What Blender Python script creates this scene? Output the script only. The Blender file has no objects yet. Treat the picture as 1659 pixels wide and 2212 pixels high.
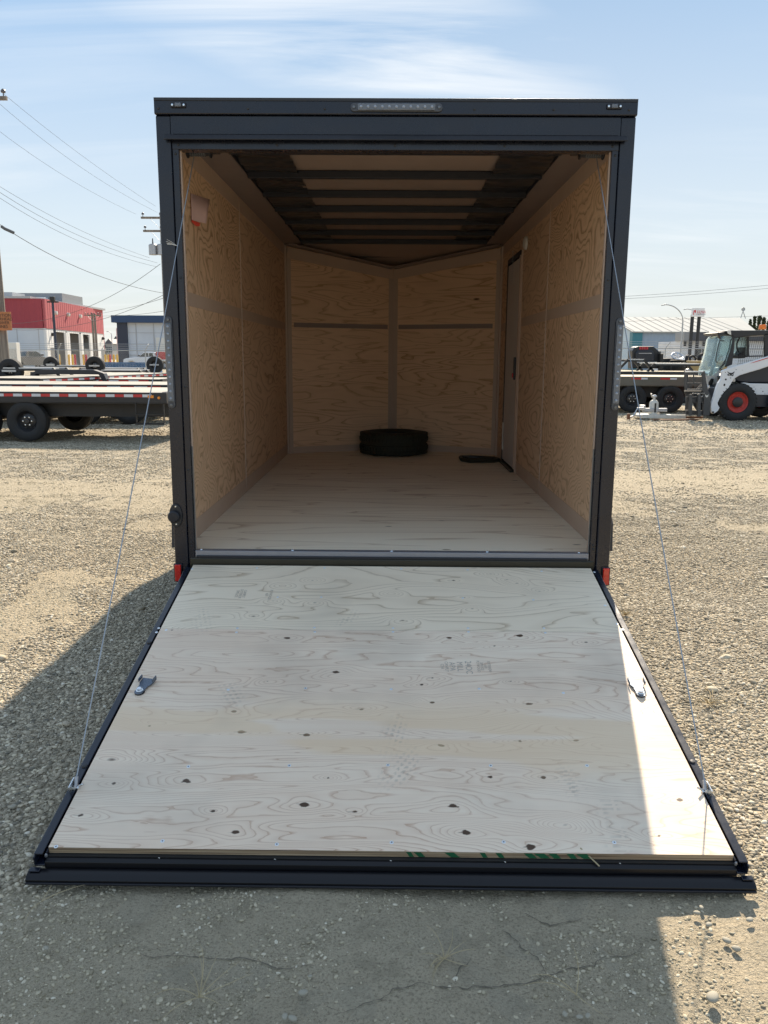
import bpy, bmesh, math, random
import numpy as np
from mathutils import Vector, Matrix
random.seed(7); rng = np.random.default_rng(7)
sc = bpy.context.scene; C = sc.collection
R = math.radians
# ------------------------------------------------------------------ camera
F, PIT, YAW, ROLL = 1738.66, .1903, -.0092, .0062
CAM = np.array([-.0035, -4.0981, 1.5548])
fwd = np.array([math.sin(YAW)*math.cos(PIT), math.cos(YAW)*math.cos(PIT), -math.sin(PIT)])
rt = np.array([math.cos(YAW), -math.sin(YAW), 0.]); up = np.cross(rt, fwd)
RX = rt*math.cos(ROLL)+up*math.sin(ROLL); UX = -rt*math.sin(ROLL)+up*math.cos(ROLL)
cam = bpy.data.objects.new('camera', bpy.data.cameras.new('camera')); C.objects.link(cam)
cam.matrix_world = Matrix(((RX[0], UX[0], -fwd[0], CAM[0]), (RX[1], UX[1], -fwd[1], CAM[1]), (RX[2], UX[2], -fwd[2], CAM[2]), (0, 0, 0, 1)))
cam.data.sensor_fit = 'VERTICAL'; cam.data.sensor_height = 36; cam.data.lens = F/2212*36
cam.data.clip_start = .05; cam.data.clip_end = 6000
sc.camera = cam
sc.cycles.max_bounces = 14; sc.cycles.diffuse_bounces = 9; sc.cycles.glossy_bounces = 4; sc.cycles.transparent_max_bounces = 8
def ray(u, v): return fwd+RX*(u-829.5)/F-UX*(v-1106)/F
def P(u, v, Y): r = ray(u, v); return CAM+r*(Y-CAM[1])/r[1]      # point at world depth Y
def G(u, v, z=0.): r = ray(u, v); return CAM+r*(z-CAM[2])/r[2]    # point at height z
# ------------------------------------------------------------------ light
SUN_EL, SUN_AZ = R(38), R(10.1)
sd = Vector((math.sin(SUN_AZ)*math.cos(SUN_EL), math.cos(SUN_AZ)*math.cos(SUN_EL), math.sin(SUN_EL)))
sl = bpy.data.lights.new('sun', 'SUN'); sl.energy = 2.6; sl.angle = R(.55); sl.color = (1, .87, .70)
so = bpy.data.objects.new('sun', sl); C.objects.link(so); so.rotation_euler = sd.to_track_quat('Z', 'Y').to_euler()
sc.view_settings.view_transform = 'Standard'; sc.view_settings.look = 'None'
sc.view_settings.gamma = 1; sc.view_settings.exposure = 1.82; sc.view_settings.use_curve_mapping = False
w = bpy.data.worlds.new('World'); sc.world = w; w.use_nodes = True
nt = w.node_tree; N = nt.nodes; L = nt.links
for n in list(N): N.remove(n)
out = N.new('ShaderNodeOutputWorld'); bg = N.new('ShaderNodeBackground'); bg.inputs[1].default_value = .118
sky = N.new('ShaderNodeTexSky'); sky.sky_type = 'NISHITA'; sky.sun_disc = False
sky.sun_elevation = SUN_EL; sky.sun_rotation = SUN_AZ; sky.altitude = 600; sky.air_density = 1.0; sky.dust_density = .9; sky.ozone_density = 1.6
tc = N.new('ShaderNodeTexCoord')
def wn(t, **k):
    n = N.new(t)
    for a, b in k.items(): setattr(n, a, b)
    return n
sep = wn('ShaderNodeSeparateXYZ'); L.new(tc.outputs['Generated'], sep.inputs[0])
def wm(op, a, b=None, clamp=False):
    n = wn('ShaderNodeMath', operation=op, use_clamp=clamp)
    for i, x in enumerate((a, b)):
        if x is None: continue
        if isinstance(x, (int, float)): n.inputs[i].default_value = x
        else: L.new(x, n.inputs[i])
    return n.outputs[0]
zz = wm('MAXIMUM', sep.outputs[2], 0.02)
zp = wm('ADD', zz, .12)
cx_ = wm('DIVIDE', sep.outputs[0], zp); cy_ = wm('DIVIDE', sep.outputs[1], zp)
cmb = wn('ShaderNodeCombineXYZ'); L.new(cx_, cmb.inputs[0]); L.new(cy_, cmb.inputs[1])
mp = wn('ShaderNodeMapping'); L.new(cmb.outputs[0], mp.inputs[0])
mp.inputs['Rotation'].default_value = (0, 0, R(-28)); mp.inputs['Scale'].default_value = (.42, 1.9, 1); mp.inputs['Location'].default_value = (.35, .8, 0)
n1 = wn('ShaderNodeTexNoise'); n1.inputs['Scale'].default_value = 1.3; n1.inputs['Detail'].default_value = 8; n1.inputs['Roughness'].default_value = .58; n1.inputs['Distortion'].default_value = .9
L.new(mp.outputs[0], n1.inputs[0])
n2 = wn('ShaderNodeTexNoise'); n2.inputs['Scale'].default_value = .55; n2.inputs['Detail'].default_value = 2
mp2 = wn('ShaderNodeMapping'); mp2.inputs['Location'].default_value = (1.7, .3, 0); L.new(cmb.outputs[0], mp2.inputs[0]); L.new(mp2.outputs[0], n2.inputs[0])
cl = wm('MULTIPLY', wm('SUBTRACT', n1.outputs[0], .47), 3.2, True)
ms = wm('MULTIPLY', wm('SUBTRACT', n2.outputs[0], .40), 4.5, True)
dx_ = wm('SUBTRACT', cx_, -.02); dy_ = wm('SUBTRACT', cy_, 2.12); q1 = wm('ADD', wm('MULTIPLY', dx_, .75), wm('MULTIPLY', dy_, -1.1)); r2_ = wm('ADD', wm('MULTIPLY', wm('MULTIPLY', dx_, dx_), 1.9), wm('MULTIPLY', wm('MULTIPLY', q1, q1), 3.2))
plume = wm('SUBTRACT', 1., r2_, True)
cl = wm('ADD', wm('MULTIPLY', wm('MULTIPLY', cl, ms), .7), wm('MULTIPLY', wm('MULTIPLY', plume, wm('MULTIPLY', wm('SUBTRACT', n1.outputs[0], .42), 4.6, True)), .78), True)
mx = wn('ShaderNodeMix', data_type='RGBA'); L.new(cl, mx.inputs[0]); bw = wn('ShaderNodeRGBToBW'); L.new(sky.outputs[0], bw.inputs[0]); dn = wm('ADD', wm('MULTIPLY', bw.outputs[0], .45), .45)
vd = wn('ShaderNodeVectorMath', operation='DIVIDE'); L.new(sky.outputs[0], vd.inputs[0]); L.new(dn, vd.inputs[1]); hs_ = wn('ShaderNodeHueSaturation'); hs_.inputs['Saturation'].default_value = .93; L.new(vd.outputs[0], hs_.inputs['Color']); gr = wn('ShaderNodeValToRGB'); L.new(sep.outputs[2], gr.inputs[0]); e_ = gr.color_ramp.elements
while len(e_) < 4: e_.new(.5)
for q_, (p_, c_) in zip(e_, ((0., (.80, .81, .78)), (.14, (.68, .76, .80)), (.36, (.305, .485, .69)), (1., (.49, .59, .70)))): q_.position = p_; q_.color = (*c_, 1)
gm_ = wn('ShaderNodeVectorMath', operation='SCALE'); L.new(gr.outputs[0], gm_.inputs[0]); gm_.inputs['Scale'].default_value = 2.72
mh = wn('ShaderNodeMix', data_type='RGBA'); mh.inputs[0].default_value = .74; L.new(hs_.outputs[0], mh.inputs[6]); L.new(gm_.outputs[0], mh.inputs[7]); L.new(mh.outputs[2], mx.inputs[6]); mx.inputs[7].default_value = (2.5, 2.56, 2.6, 1)
L.new(mx.outputs[2], bg.inputs[0]); L.new(bg.outputs[0], out.inputs[0])
# ------------------------------------------------------------------ helpers
class MB:
    def __init__(s): s.v = []; s.f = []; s.m = None
    def add(s, vs, fs):
        b = len(s.v); s.v += [tuple(map(float, p)) for p in vs]; s.f += [tuple(b+i for i in f) for f in fs]; return s
    def box(s, x0, x1, y0, y1, z0, z1):
        if x0 > x1: x0, x1 = x1, x0
        if y0 > y1: y0, y1 = y1, y0
        if z0 > z1: z0, z1 = z1, z0
        return s.add([(x0, y0, z0), (x1, y0, z0), (x1, y1, z0), (x0, y1, z0), (x0, y0, z1), (x1, y0, z1), (x1, y1, z1), (x0, y1, z1)],
                     [(0, 3, 2, 1), (4, 5, 6, 7), (0, 1, 5, 4), (1, 2, 6, 5), (2, 3, 7, 6), (3, 0, 4, 7)])
    def bar(s, a, b, w, h, upv=(0, 0, 1)):
        a = Vector(a); b = Vector(b); d = (b-a).normalized(); u = Vector(upv); sx = d.cross(u)
        if sx.length < 1e-4: sx = d.cross(Vector((1, 0, 0)))
        sx.normalize(); u = sx.cross(d).normalized(); sx *= w/2; u *= h/2
        vs = [a-sx-u, a+sx-u, a+sx+u, a-sx+u, b-sx-u, b+sx-u, b+sx+u, b-sx+u]
        return s.add(vs, [(0, 1, 2, 3), (7, 6, 5, 4), (0, 4, 5, 1), (1, 5, 6, 2), (2, 6, 7, 3), (3, 7, 4, 0)])
    def tube(s, pts, r, n=8, caps=True):
        pts = [Vector(p) for p in pts]; rs = r if isinstance(r, (list, tuple)) else [r]*len(pts); b = len(s.v); prev = None
        for i, p in enumerate(pts):
            d = (pts[min(i+1, len(pts)-1)]-pts[max(i-1, 0)]).normalized()
            if prev is None: a = d.cross(Vector((0, 0, 1)));  a = d.cross(Vector((1, 0, 0))) if a.length < 1e-3 else a
            else: a = prev-d*prev.dot(d)
            a.normalize(); prev = a; c = d.cross(a)
            for k in range(n):
                t = 2*math.pi*k/n; s.v.append(tuple(p+(a*math.cos(t)+c*math.sin(t))*rs[i]))
        for i in range(len(pts)-1):
            for k in range(n):
                k2 = (k+1) % n; s.f.append((b+i*n+k, b+i*n+k2, b+(i+1)*n+k2, b+(i+1)*n+k))
        if caps: s.f.append(tuple(b+n-1-k for k in range(n))); s.f.append(tuple(b+(len(pts)-1)*n+k for k in range(n)))
        return s
    def prism(s, poly, y0, y1, axis='y'):       # poly in (x,z) extruded along y ; axis 'z': poly (x,y) ; axis 'x': poly (y,z)
        n = len(poly)
        def m(p, t): return (p[0], t, p[1]) if axis == 'y' else ((p[0], p[1], t) if axis == 'z' else (t, p[0], p[1]))
        ar = sum(poly[i][0]*poly[(i+1) % n][1]-poly[(i+1) % n][0]*poly[i][1] for i in range(n))
        fl = (ar > 0) if axis != 'y' else (ar < 0)
        b = len(s.v); s.v += [m(p, y0) for p in poly]+[m(p, y1) for p in poly]
        lo = tuple(range(n)); hi = tuple(range(n, 2*n))
        if fl: lo = lo[::-1]
        else: hi = hi[::-1]
        s.f.append(tuple(b+i for i in lo)); s.f.append(tuple(b+i for i in hi))
        for i in range(n):
            j = (i+1) % n; q = (i, j, n+j, n+i) if fl else (j, i, n+i, n+j); s.f.append(tuple(b+k for k in q))
        return s
    def lathe(s, prof, c=(0, 0, 0), n=32, axis='y'):     # prof: list (t along axis, r); 
        b = len(s.v); c = Vector(c)
        for (t, r) in prof:
            for k in range(n):
                a = 2*math.pi*k/n; p = (r*math.cos(a), t, r*math.sin(a)) if axis == 'y' else ((r*math.cos(a), r*math.sin(a), t) if axis == 'z' else (t, r*math.cos(a), r*math.sin(a)))
                s.v.append(tuple(c+Vector(p)))
        for i in range(len(prof)-1):
            for k in range(n):
                j = (k+1) % n; s.f.append((b+i*n+k, b+i*n+j, b+(i+1)*n+j, b+(i+1)*n+k))
        return s
    def build(s, name, mat, parent=None, bevel=0, smooth=False, loc=None, world=True, seg=2):
        me = bpy.data.meshes.new(name); me.from_pydata(s.v, [], s.f); me.validate()
        bm = bmesh.new(); bm.from_mesh(me); bmesh.ops.recalc_face_normals(bm, faces=bm.faces[:]); bm.to_mesh(me); bm.free()
        me.materials.append(mat)
        if smooth:
            me.shade_smooth(); me.set_sharp_from_angle(angle=R(38))
        return link(name, me, parent, loc, world, bevel, seg)
def link(name, me, parent=None, loc=None, world=True, bevel=0, seg=2):
    o = bpy.data.objects.new(name, me); C.objects.link(o)
    if loc is not None: o.location = loc
    if parent is not None:
        o.parent = parent
        if world: o.matrix_parent_inverse = mw(parent).inverted()
    if bevel:
        m = o.modifiers.new('bevel', 'BEVEL'); m.width = bevel; m.segments = seg; m.limit_method = 'ANGLE'; m.angle_limit = R(40)
    return o
def mw(o):
    m = Matrix.LocRotScale(o.location, o.rotation_euler, o.scale)
    if o.parent is not None: m = mw(o.parent) @ o.matrix_parent_inverse @ m
    return m
def tag(o, label=None, cat=None, group=None, kind=None):
    if label: o['label'] = label
    if cat: o['category'] = cat
    if group: o['group'] = group
    if kind: o['kind'] = kind
    return o
def empty(name, loc, label, cat, group=None, rz=0):
    o = bpy.data.objects.new(name, None); C.objects.link(o); o.location = [float(a) for a in loc]; o.rotation_euler.z = rz
    o.empty_display_size = .2
    return tag(o, label, cat, group)
KIDS = {}
def copy_tree(o, parent=None, loc=None, rz=None, label=None, scale=None):
    c = o.copy(); C.objects.link(c)
    if parent is not None: c.parent = parent
    if loc is not None: c.location = [float(a) for a in loc]
    if rz is not None: c.rotation_euler.z = rz
    if scale: c.scale = (scale,)*3
    if label: c['label'] = label
    for ch in [x for x in o.children]: copy_tree(ch, c)
    return c
# numpy value noise
_lat = rng.random((8, 256, 256))
def vnoise(x, y, k=0):
    x = np.asarray(x, float); y = np.asarray(y, float); xi = np.floor(x).astype(int); yi = np.floor(y).astype(int); fx = x-xi; fy = y-yi
    fx = fx*fx*(3-2*fx); fy = fy*fy*(3-2*fy); T = _lat[k % 8]; a = T[xi % 256, yi % 256]; b = T[(xi+1) % 256, yi % 256]; c = T[xi % 256, (yi+1) % 256]; d = T[(xi+1) % 256, (yi+1) % 256]
    return (a*(1-fx)+b*fx)*(1-fy)+(c*(1-fx)+d*fx)*fy
def fbm(x, y, o=4, k=0): return sum(vnoise(x*2**i+i*17.3, y*2**i+i*9.1, k+i)*.5**i for i in range(o))/sum(.5**i for i in range(o))
# ------------------------------------------------------------------ materials
class NB:
    def __init__(s, name):
        s.m = bpy.data.materials.new(name); s.m.use_nodes = True; s.t = s.m.node_tree; s.b = s.t.nodes['Principled BSDF']
    def n(s, typ, ins=None, **k):
        x = s.t.nodes.new(typ)
        for a, b in k.items(): setattr(x, a, b)
        for a, b in (ins or {}).items(): s.set(x.inputs[a], b)
        return x
    def set(s, inp, v):
        if isinstance(v, bpy.types.NodeSocket): s.t.links.new(v, inp)
        elif isinstance(v, bpy.types.Node): s.t.links.new(v.outputs[0], inp)
        else:
            if isinstance(v, (tuple, list)) and len(v) == 3 and len(inp.default_value) == 4: v = (*v, 1)
            inp.default_value = v
    def math(s, op, a, b=0., c=None, clamp=False):
        ins = {0: a, 1: b}
        if c is not None: ins[2] = c
        return s.n('ShaderNodeMath', ins, operation=op, use_clamp=clamp).outputs[0]
    def mix(s, f, a, b, bt='MIX'):
        x = s.n('ShaderNodeMix', data_type='RGBA', blend_type=bt); s.set(x.inputs[0], f); s.set(x.inputs[6], a); s.set(x.inputs[7], b); return x.outputs[2]
    def noise(s, vec, scale, detail=4, rough=.5, dist=0.):
        return s.n('ShaderNodeTexNoise', {'Vector': vec, 'Scale': scale, 'Detail': detail, 'Roughness': rough, 'Distortion': dist}).outputs[0]
    def ramp(s, f, *st):
        x = s.n('ShaderNodeValToRGB'); s.set(x.inputs[0], f); e = x.color_ramp.elements
        while len(e) < len(st): e.new(.5)
        for i, (p, c) in enumerate(st): e[i].position = p; e[i].color = (*c, 1) if isinstance(c, tuple) else (c, c, c, 1)
        return x.outputs[0]
    def coord(s, kind='Object', scale=(1, 1, 1), loc=(0, 0, 0), rot=(0, 0, 0)):
        t = s.n('ShaderNodeTexCoord').outputs[kind]
        return s.n('ShaderNodeMapping', {'Vector': t, 'Scale': scale, 'Location': loc, 'Rotation': rot}).outputs[0]
    def bump(s, h, strength=.3, dist=.01):
        x = s.n('ShaderNodeBump', {'Height': h, 'Strength': strength, 'Distance': dist}); s.set(s.b.inputs['Normal'], x.outputs[0])
    def fin(s, col=None, rough=None, metal=None, spec=None, coat=None):
        if col is not None: s.set(s.b.inputs['Base Color'], col)
        if rough is not None: s.set(s.b.inputs['Roughness'], rough)
        if metal is not None: s.set(s.b.inputs['Metallic'], metal)
        if spec is not None: s.set(s.b.inputs['Specular IOR Level'], spec)
        if coat is not None: s.set(s.b.inputs['Coat Weight'], coat)
        return s.m
def simple(name, col, rough=.6, metal=0., var=.18, sc_=9., bump=0., spec=None, coat=None):
    b = NB(name); v = b.coord()
    n = b.noise(v, sc_, 5, .6); c = b.mix(n, tuple(max(0, x*(1-var)) for x in col), tuple(min(1, x*(1+var)) for x in col))
    r = b.math('MULTIPLY_ADD', b.noise(v, sc_*2.3, 4), .3*rough, rough*.85)
    if bump: b.bump(b.noise(v, sc_*12, 3), bump, .004)
    return b.fin(c, r, metal, spec, coat)
def ply(name, g, c, base, dark, line, rings=9., gs=.8, cs=4.5, knots=.0, seed=0., streak=.5, attr=False, wav=.018, linew=.16, rough=.55, blot=.5, fine=(3, 160)):
    """rotary-cut plywood: g/c = grain / cross axis index"""
    b = NB(name); t = b.n('ShaderNodeTexCoord').outputs['Object']; sp = b.n('ShaderNodeSeparateXYZ', {0: t}).outputs
    cb = lambda a, d, z=0.: b.n('ShaderNodeCombineXYZ', {0: b.math('MULTIPLY', sp[g], a), 1: b.math('MULTIPLY', sp[c], d), 2: seed+z}).outputs[0]
    if attr: Fv = b.n('ShaderNodeAttribute', attribute_name='grain').outputs['Fac']
    else: Fv = b.noise(cb(gs, cs), 1., 2.5, .45, .35)
    Fv = b.math('ADD', Fv, b.math('MULTIPLY', b.noise(cb(gs*5, cs*3.2, 3), 1., 3, .5), wav))
    k = b.math('FRACT', b.math('MULTIPLY', Fv, rings))
    lw = b.math('MULTIPLY_ADD', b.noise(cb(1.7, 5, 7), 1., 2), linew*1.6, linew*.25)
    ln = b.math('SUBTRACT', 1., b.math('DIVIDE', b.math('SUBTRACT', 1., k), lw), None, True)      # sharp dark late-wood edge
    ln2 = b.math('MULTIPLY', b.math('SUBTRACT', 1., b.math('MULTIPLY', k, 2.2), None, True), .22)
    ln = b.math('MAXIMUM', ln, ln2)
    ln = b.math('MULTIPLY', ln, b.math('MULTIPLY_ADD', b.noise(cb(.9, 2.5, 11), 1., 2), 1.3, .15, True))
    bl = b.ramp(b.noise(cb(.7, 2.2, 5), 1., 3), (.38, 0.), (.66, 1.))
    fib = b.noise(cb(fine[0], fine[1], 2), 1., 3, .6)
    col = b.mix(b.math('MULTIPLY', bl, blot), base, dark)
    col = b.mix(b.math('MULTIPLY', b.math('SUBTRACT', fib, .38, None, True), streak), col, dark)
    col = b.mix(ln, col, line)
    if attr:
        kn = b.n('ShaderNodeAttribute', attribute_name='knot').outputs['Fac']
        col = b.mix(b.ramp(kn, (.35, 0.), (.62, 1.)), col, (.085, .05, .03))
        hl = b.n('ShaderNodeAttribute', attribute_name='heart').outputs['Fac']
        col = b.mix(b.math('MULTIPLY', hl, .5), col, (.80, .57, .34))
        dt = b.n('ShaderNodeAttribute', attribute_name='dirt').outputs['Fac']
        col = b.mix(b.math('MULTIPLY', dt, .45), col, (.26, .23, .19))
    if knots:
        vo = b.n('ShaderNodeTexVoronoi', {'Vector': cb(2.2*knots, 7*knots, 0), 'Scale': 1., 'Randomness': 1.}); d = vo.outputs['Distance']
        sel = b.math('GREATER_THAN', b.n('ShaderNodeSeparateColor', {0: vo.outputs['Color']}).outputs[0], .62)
        kk = b.math('MULTIPLY', b.math('SUBTRACT', 1., b.math('MULTIPLY', d, 11.), None, True), sel)
        col = b.mix(b.ramp(kk, (.1, 0.), (.5, 1.)), col, (.10, .055, .03))
    b.bump(b.math('ADD', b.math('MULTIPLY', fib, .5), b.math('MULTIPLY', ln, -.35)), .25, .0012)
    return b.fin(col, b.math('MULTIPLY_ADD', fib, .15, rough), 0., .35)
M = {}
fir = dict(base=(.78, .545, .35), dark=(.67, .44, .26), line=(.34, .19, .095))
M['ply_side'] = ply('fir_plywood_side', 1, 2, rings=34., gs=1.5, cs=1.9, linew=.42, blot=.35, seed=1.3, wav=.06, **fir)
M['ply_side2'] = ply('fir_plywood_plain', 1, 2, rings=16., gs=.9, cs=3, linew=.3, seed=5.1, base=(.76, .545, .365), dark=(.66, .45, .28), line=(.38, .22, .11))
M['ply_nose'] = ply('fir_plywood_nose', 0, 2, rings=15., gs=.8, cs=5., linew=.28, seed=8.2, knots=.9, base=(.82, .58, .38), dark=(.70, .47, .28), line=(.46, .27, .14))
M['ply_floor'] = ply('floor_plywood', 0, 1, rings=6., gs=.5, cs=3.5, linew=.12, seed=2.2, knots=1.25, base=(.94, .83, .64), dark=(.86, .73, .54), line=(.56, .42, .28), streak=.5, fine=(1.4, 60))
M['ply_ramp'] = ply('ramp_plywood', 0, 1, rings=20., attr=True, wav=.03, linew=.13, seed=4.4, base=(.92, .78, .59), dark=(.83, .68, .50), line=(.50, .37, .24), streak=.7, blot=.4, rough=.5, fine=(1.6, 75))
M['ply_ramp_lower'] = ply('ramp_plywood_lower', 0, 1, rings=34., attr=True, wav=.07, linew=.20, seed=9.4, base=(.92, .775, .60), dark=(.79, .59, .43), line=(.56, .36, .24), streak=1.25, blot=.6, rough=.5, fine=(1.1, 48))
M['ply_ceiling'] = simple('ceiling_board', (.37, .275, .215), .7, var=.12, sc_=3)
M['band'] = simple('brown_trim_board', (.54, .40, .30), .6, var=.1, sc_=4)
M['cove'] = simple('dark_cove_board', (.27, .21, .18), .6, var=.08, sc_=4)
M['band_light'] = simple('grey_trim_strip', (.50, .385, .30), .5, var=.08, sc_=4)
b = NB('plywood_edge'); v = b.coord(scale=(2.5, 2, 420)); n = b.noise(v, 1., 2, .5)
M['edge'] = b.fin(b.ramp(n, (.35, (.10, .06, .035)), (.5, (.36, .26, .16)), (.7, (.52, .42, .29))), .75)
b = NB('black_trailer_paint'); v = b.coord(); n = b.noise(v, 3, 5, .6); b.bump(b.math('ADD', b.noise(v, 3.5, 2), b.math('MULTIPLY', b.noise(v, 140, 2), .02)), .3, .02)
M['paint'] = b.fin(b.mix(n, (.004, .006, .013), (.008, .011, .022)), b.math('MULTIPLY_ADD', b.noise(v, 7, 6, .75), .34, .10), 0., .5, .08)
M['paint_matt'] = simple('black_satin_steel', (.018, .019, .022), .42, 0., .2, 6, spec=.5)
M['chassis'] = simple('black_chassis_steel', (.022, .021, .02), .55, 0., .3, 5, bump=.1)
M['gloss_black'] = simple('gloss_black_edge_steel', (.006, .006, .008), .3, 0., .2, 5, spec=.35)
M['olive'] = simple('dusty_black_beam', (.026, .024, .014), .38, 0., .4, 5, bump=.05)
M['alu'] = simple('brushed_aluminium', (.52, .53, .55), .34, 1., .08, 20)
M['alu_dull'] = simple('dull_aluminium', (.42, .43, .45), .5, .8, .1, 14)
M['bounce_rail'] = simple('sun_bounce_olive_rail', (.13, .12, .095), .5, 0., .3, 2)  # black rail made lighter olive: sunlight bounced onto it is put into the colour
M['galv'] = simple('galvanised_steel', (.50, .51, .52), .42, .9, .15, 20)
M['zinc'] = simple('zinc_plated_screw', (.75, .78, .80), .22, 1., .1, 60)
M['rubber'] = simple('tyre_rubber', (.020, .020, .020), .75, 0., .25, 12, bump=.15)
M['rubber_seal'] = simple('rubber_seal', (.012, .013, .018), .5, 0., .2, 12)
M['rim_black'] = simple('black_rim', (.022, .022, .024), .35, 0., .2, 8)
M['liner'] = simple('black_roof_liner', (.022, .023, .026), .33, 0., .2, 5, spec=.6)
M['bow'] = simple('navy_roof_bow', (.018, .020, .028), .5, 0., .1, 8)
M['hammer'] = (lambda b: (b.bump(b.noise(b.coord(), 260, 2), .8, .002), b.fin(b.mix(b.noise(b.coord(), 260, 1), (.09, .11, .14), (.20, .24, .30)), .38, .7))[1])(NB('hammertone_steel'))
b = NB('marker_lens'); b.b.inputs['Transmission Weight'].default_value = .55
M['lens'] = b.fin((.28, .31, .35), .22, 0., .6)
M['led'] = simple('led_dot', (.30, .34, .40), .15, .3, .1, 40)
b = NB('red_lens'); M['red_lens'] = b.fin(b.mix(b.n('ShaderNodeTexChecker', {'Vector': b.coord(), 'Scale': 260.}).outputs[1], (.62, .012, .008), (.50, .008, .006)), .18, 0., .6, .4)
M['amber'] = simple('amber_lens', (.75, .26, .03), .25, 0., .1, 20)
M['white_paint'] = simple('white_machine_paint', (.74, .75, .76), .35, 0., .05, 4)
M['dirty_white'] = simple('worn_white_paint', (.58, .56, .50), .6, 0., .35, 14)
M['red_rim'] = simple('red_wheel_paint', (.48, .045, .03), .5, 0., .2, 8)
M['red_tape'] = simple('red_reflective_tape', (.52, .03, .03), .4, 0., .06, 10)
M['white_tape'] = simple('white_reflective_tape', (.62, .63, .65), .4, 0., .05, 10)
M['paper'] = simple('pink_paper', (.62, .42, .38), .8, 0., .05, 5)
M['redpaper'] = simple('red_tag', (.75, .08, .05), .5, 0., .05, 5)
M['alu_sill'] = simple('weathered_sill_aluminium', (.27, .28, .31), .45, .6, .1, 14)
M['alu_dark'] = simple('dull_dark_screw', (.16, .17, .18), .4, .8)
M['lens_base'] = simple('smoked_lens_base', (.06, .065, .075), .35)
M['screw_head'] = simple('bright_screw_head', (.78, .82, .85), .35, .3, .05, 60)
M['ivory'] = simple('white_plastic', (.70, .68, .62), .5, 0., .05, 5)
M['door_white'] = simple('pale_door_skin', (.60, .57, .55), .45, 0., .05, 3)
M['rust'] = simple('rusty_steel', (.16, .07, .035), .8, 0., .4, 30)
M['timber_pole'] = (lambda b: b.fin(b.ramp(b.noise(b.coord(scale=(9, 9, .6)), 1., 6, .65), (.3, (.10, .08, .065)), (.7, (.30, .26, .215))), .85))(NB('weathered_pole_timber'))
M['plank'] = (lambda b: b.fin(b.ramp(b.noise(b.coord(scale=(1.2, 22, 22)), 1., 5, .6), (.3, (.26, .24, .20)), (.7, (.52, .49, .42))), .8))(NB('weathered_deck_plank'))
M['plank_tan'] = (lambda b: b.fin(b.ramp(b.noise(b.coord(scale=(1.2, 22, 22)), 1., 5, .6), (.3, (.50, .42, .29)), (.7, (.72, .64, .48))), .8))(NB('new_deck_plank'))
M['orange_sign'] = simple('faded_orange_sign', (.44, .17, .065), .6, 0., .1, 8)
M['black_ink'] = simple('black_lettering', (.02, .02, .02), .6)
M['grey_ink'] = simple('faded_stamp_ink', (.46, .41, .34), .8)
M['green_ink'] = simple('green_spray_paint', (.012, .12, .05), .6)
M['red_ink'] = simple('red_lettering', (.55, .04, .05), .5)
M['wire'] = simple('grey_cable', (.13, .135, .14), .95, spec=.05)
M['steel_cable'] = simple('steel_cable_strand', (.34, .37, .40), .35, .8, .2, 200)
def corr(name, col, axis, per, col2=None, depth=.5):
    b = NB(name); sp = b.n('ShaderNodeSeparateXYZ', {0: b.n('ShaderNodeTexCoord').outputs['Object']}).outputs
    s_ = b.math('SINE', b.math('MULTIPLY', sp[axis], 2*math.pi/per)); b.bump(s_, depth, .04)
    v = b.noise(b.coord(), .5, 4, .6)
    return b.fin(b.mix(v, tuple(x*.88 for x in col), tuple(min(1, x*1.08) for x in col)), .8, 0., .15)
M['red_clad_y'] = corr('red_corrugated_cladding', (.44, .12, .13), 1, .9)  # distance haze and the brighter sunlit side are put into this paler red
M['red_clad_x'] = corr('red_corrugated_front', (.36, .075, .09), 0, .9)  # same cladding in a darker red, the shaded front put into the colour
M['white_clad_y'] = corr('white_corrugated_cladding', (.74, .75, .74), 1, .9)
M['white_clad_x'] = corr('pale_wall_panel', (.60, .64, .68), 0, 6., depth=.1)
M['metal_roof'] = corr('pale_standing_seam_roof', (.34, .35, .34), 0, 1.6, depth=.8)
M['bluegrey_wall'] = corr('blue_grey_metal_wall', (.30, .37, .46), 0, .8)
M['pale_gable'] = corr('pale_blue_gable', (.52, .62, .68), 1, .8)
M['teal'] = simple('teal_corner_trim', (.03, .17, .22), .5)
M['navy_band'] = simple('navy_fascia', (.02, .055, .13), .5)
M['navy_dark'] = simple('dark_navy_cladding', (.025, .035, .06), .5)
M['charcoal'] = simple('charcoal_fascia', (.07, .075, .09), .5)
M['grey_fascia'] = simple('grey_fascia', (.26, .27, .28), .5)
M['office_white'] = corr('white_lap_siding', (.72, .73, .74), 2, .35, depth=.3)
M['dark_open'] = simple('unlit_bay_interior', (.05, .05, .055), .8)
M['bay_grey'] = simple('roller_door_grey', (.20, .20, .20), .6)
M['frame_grey'] = simple('pale_grey_frame', (.40, .41, .42), .5)
M['yellow'] = simple('yellow_bollard_paint', (.75, .42, .03), .5)
M['bluebin'] = simple('blue_container_paint', (.03, .13, .28), .55, 0., .2)
M['tan'] = simple('tan_steel_paint', (.42, .30, .13), .6, 0., .2)
M['truck_grey'] = simple('grey_truck_paint', (.16, .15, .14), .3, .4, .1)
M['truck_white'] = simple('white_truck_paint', (.66, .68, .71), .3, 0., .05)
M['red_box'] = simple('red_box_paint', (.42, .05, .05), .5)
b = NB('vehicle_glass'); M['glass'] = b.fin((.03, .045, .05), .06, 0., .8)
b = NB('cab_door_glass'); b.b.inputs['Transmission Weight'].default_value = .75; b.b.inputs['IOR'].default_value = 1.1
M['cab_glass'] = b.fin((.70, .86, .86), .08, 0., 1.)
M['navy_body'] = simple('black_machine_panel', (.018, .022, .032), .4)
M['carriage'] = simple('grey_fork_carriage_steel', (.065, .065, .065), .5, 0., .25, 10)
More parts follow.
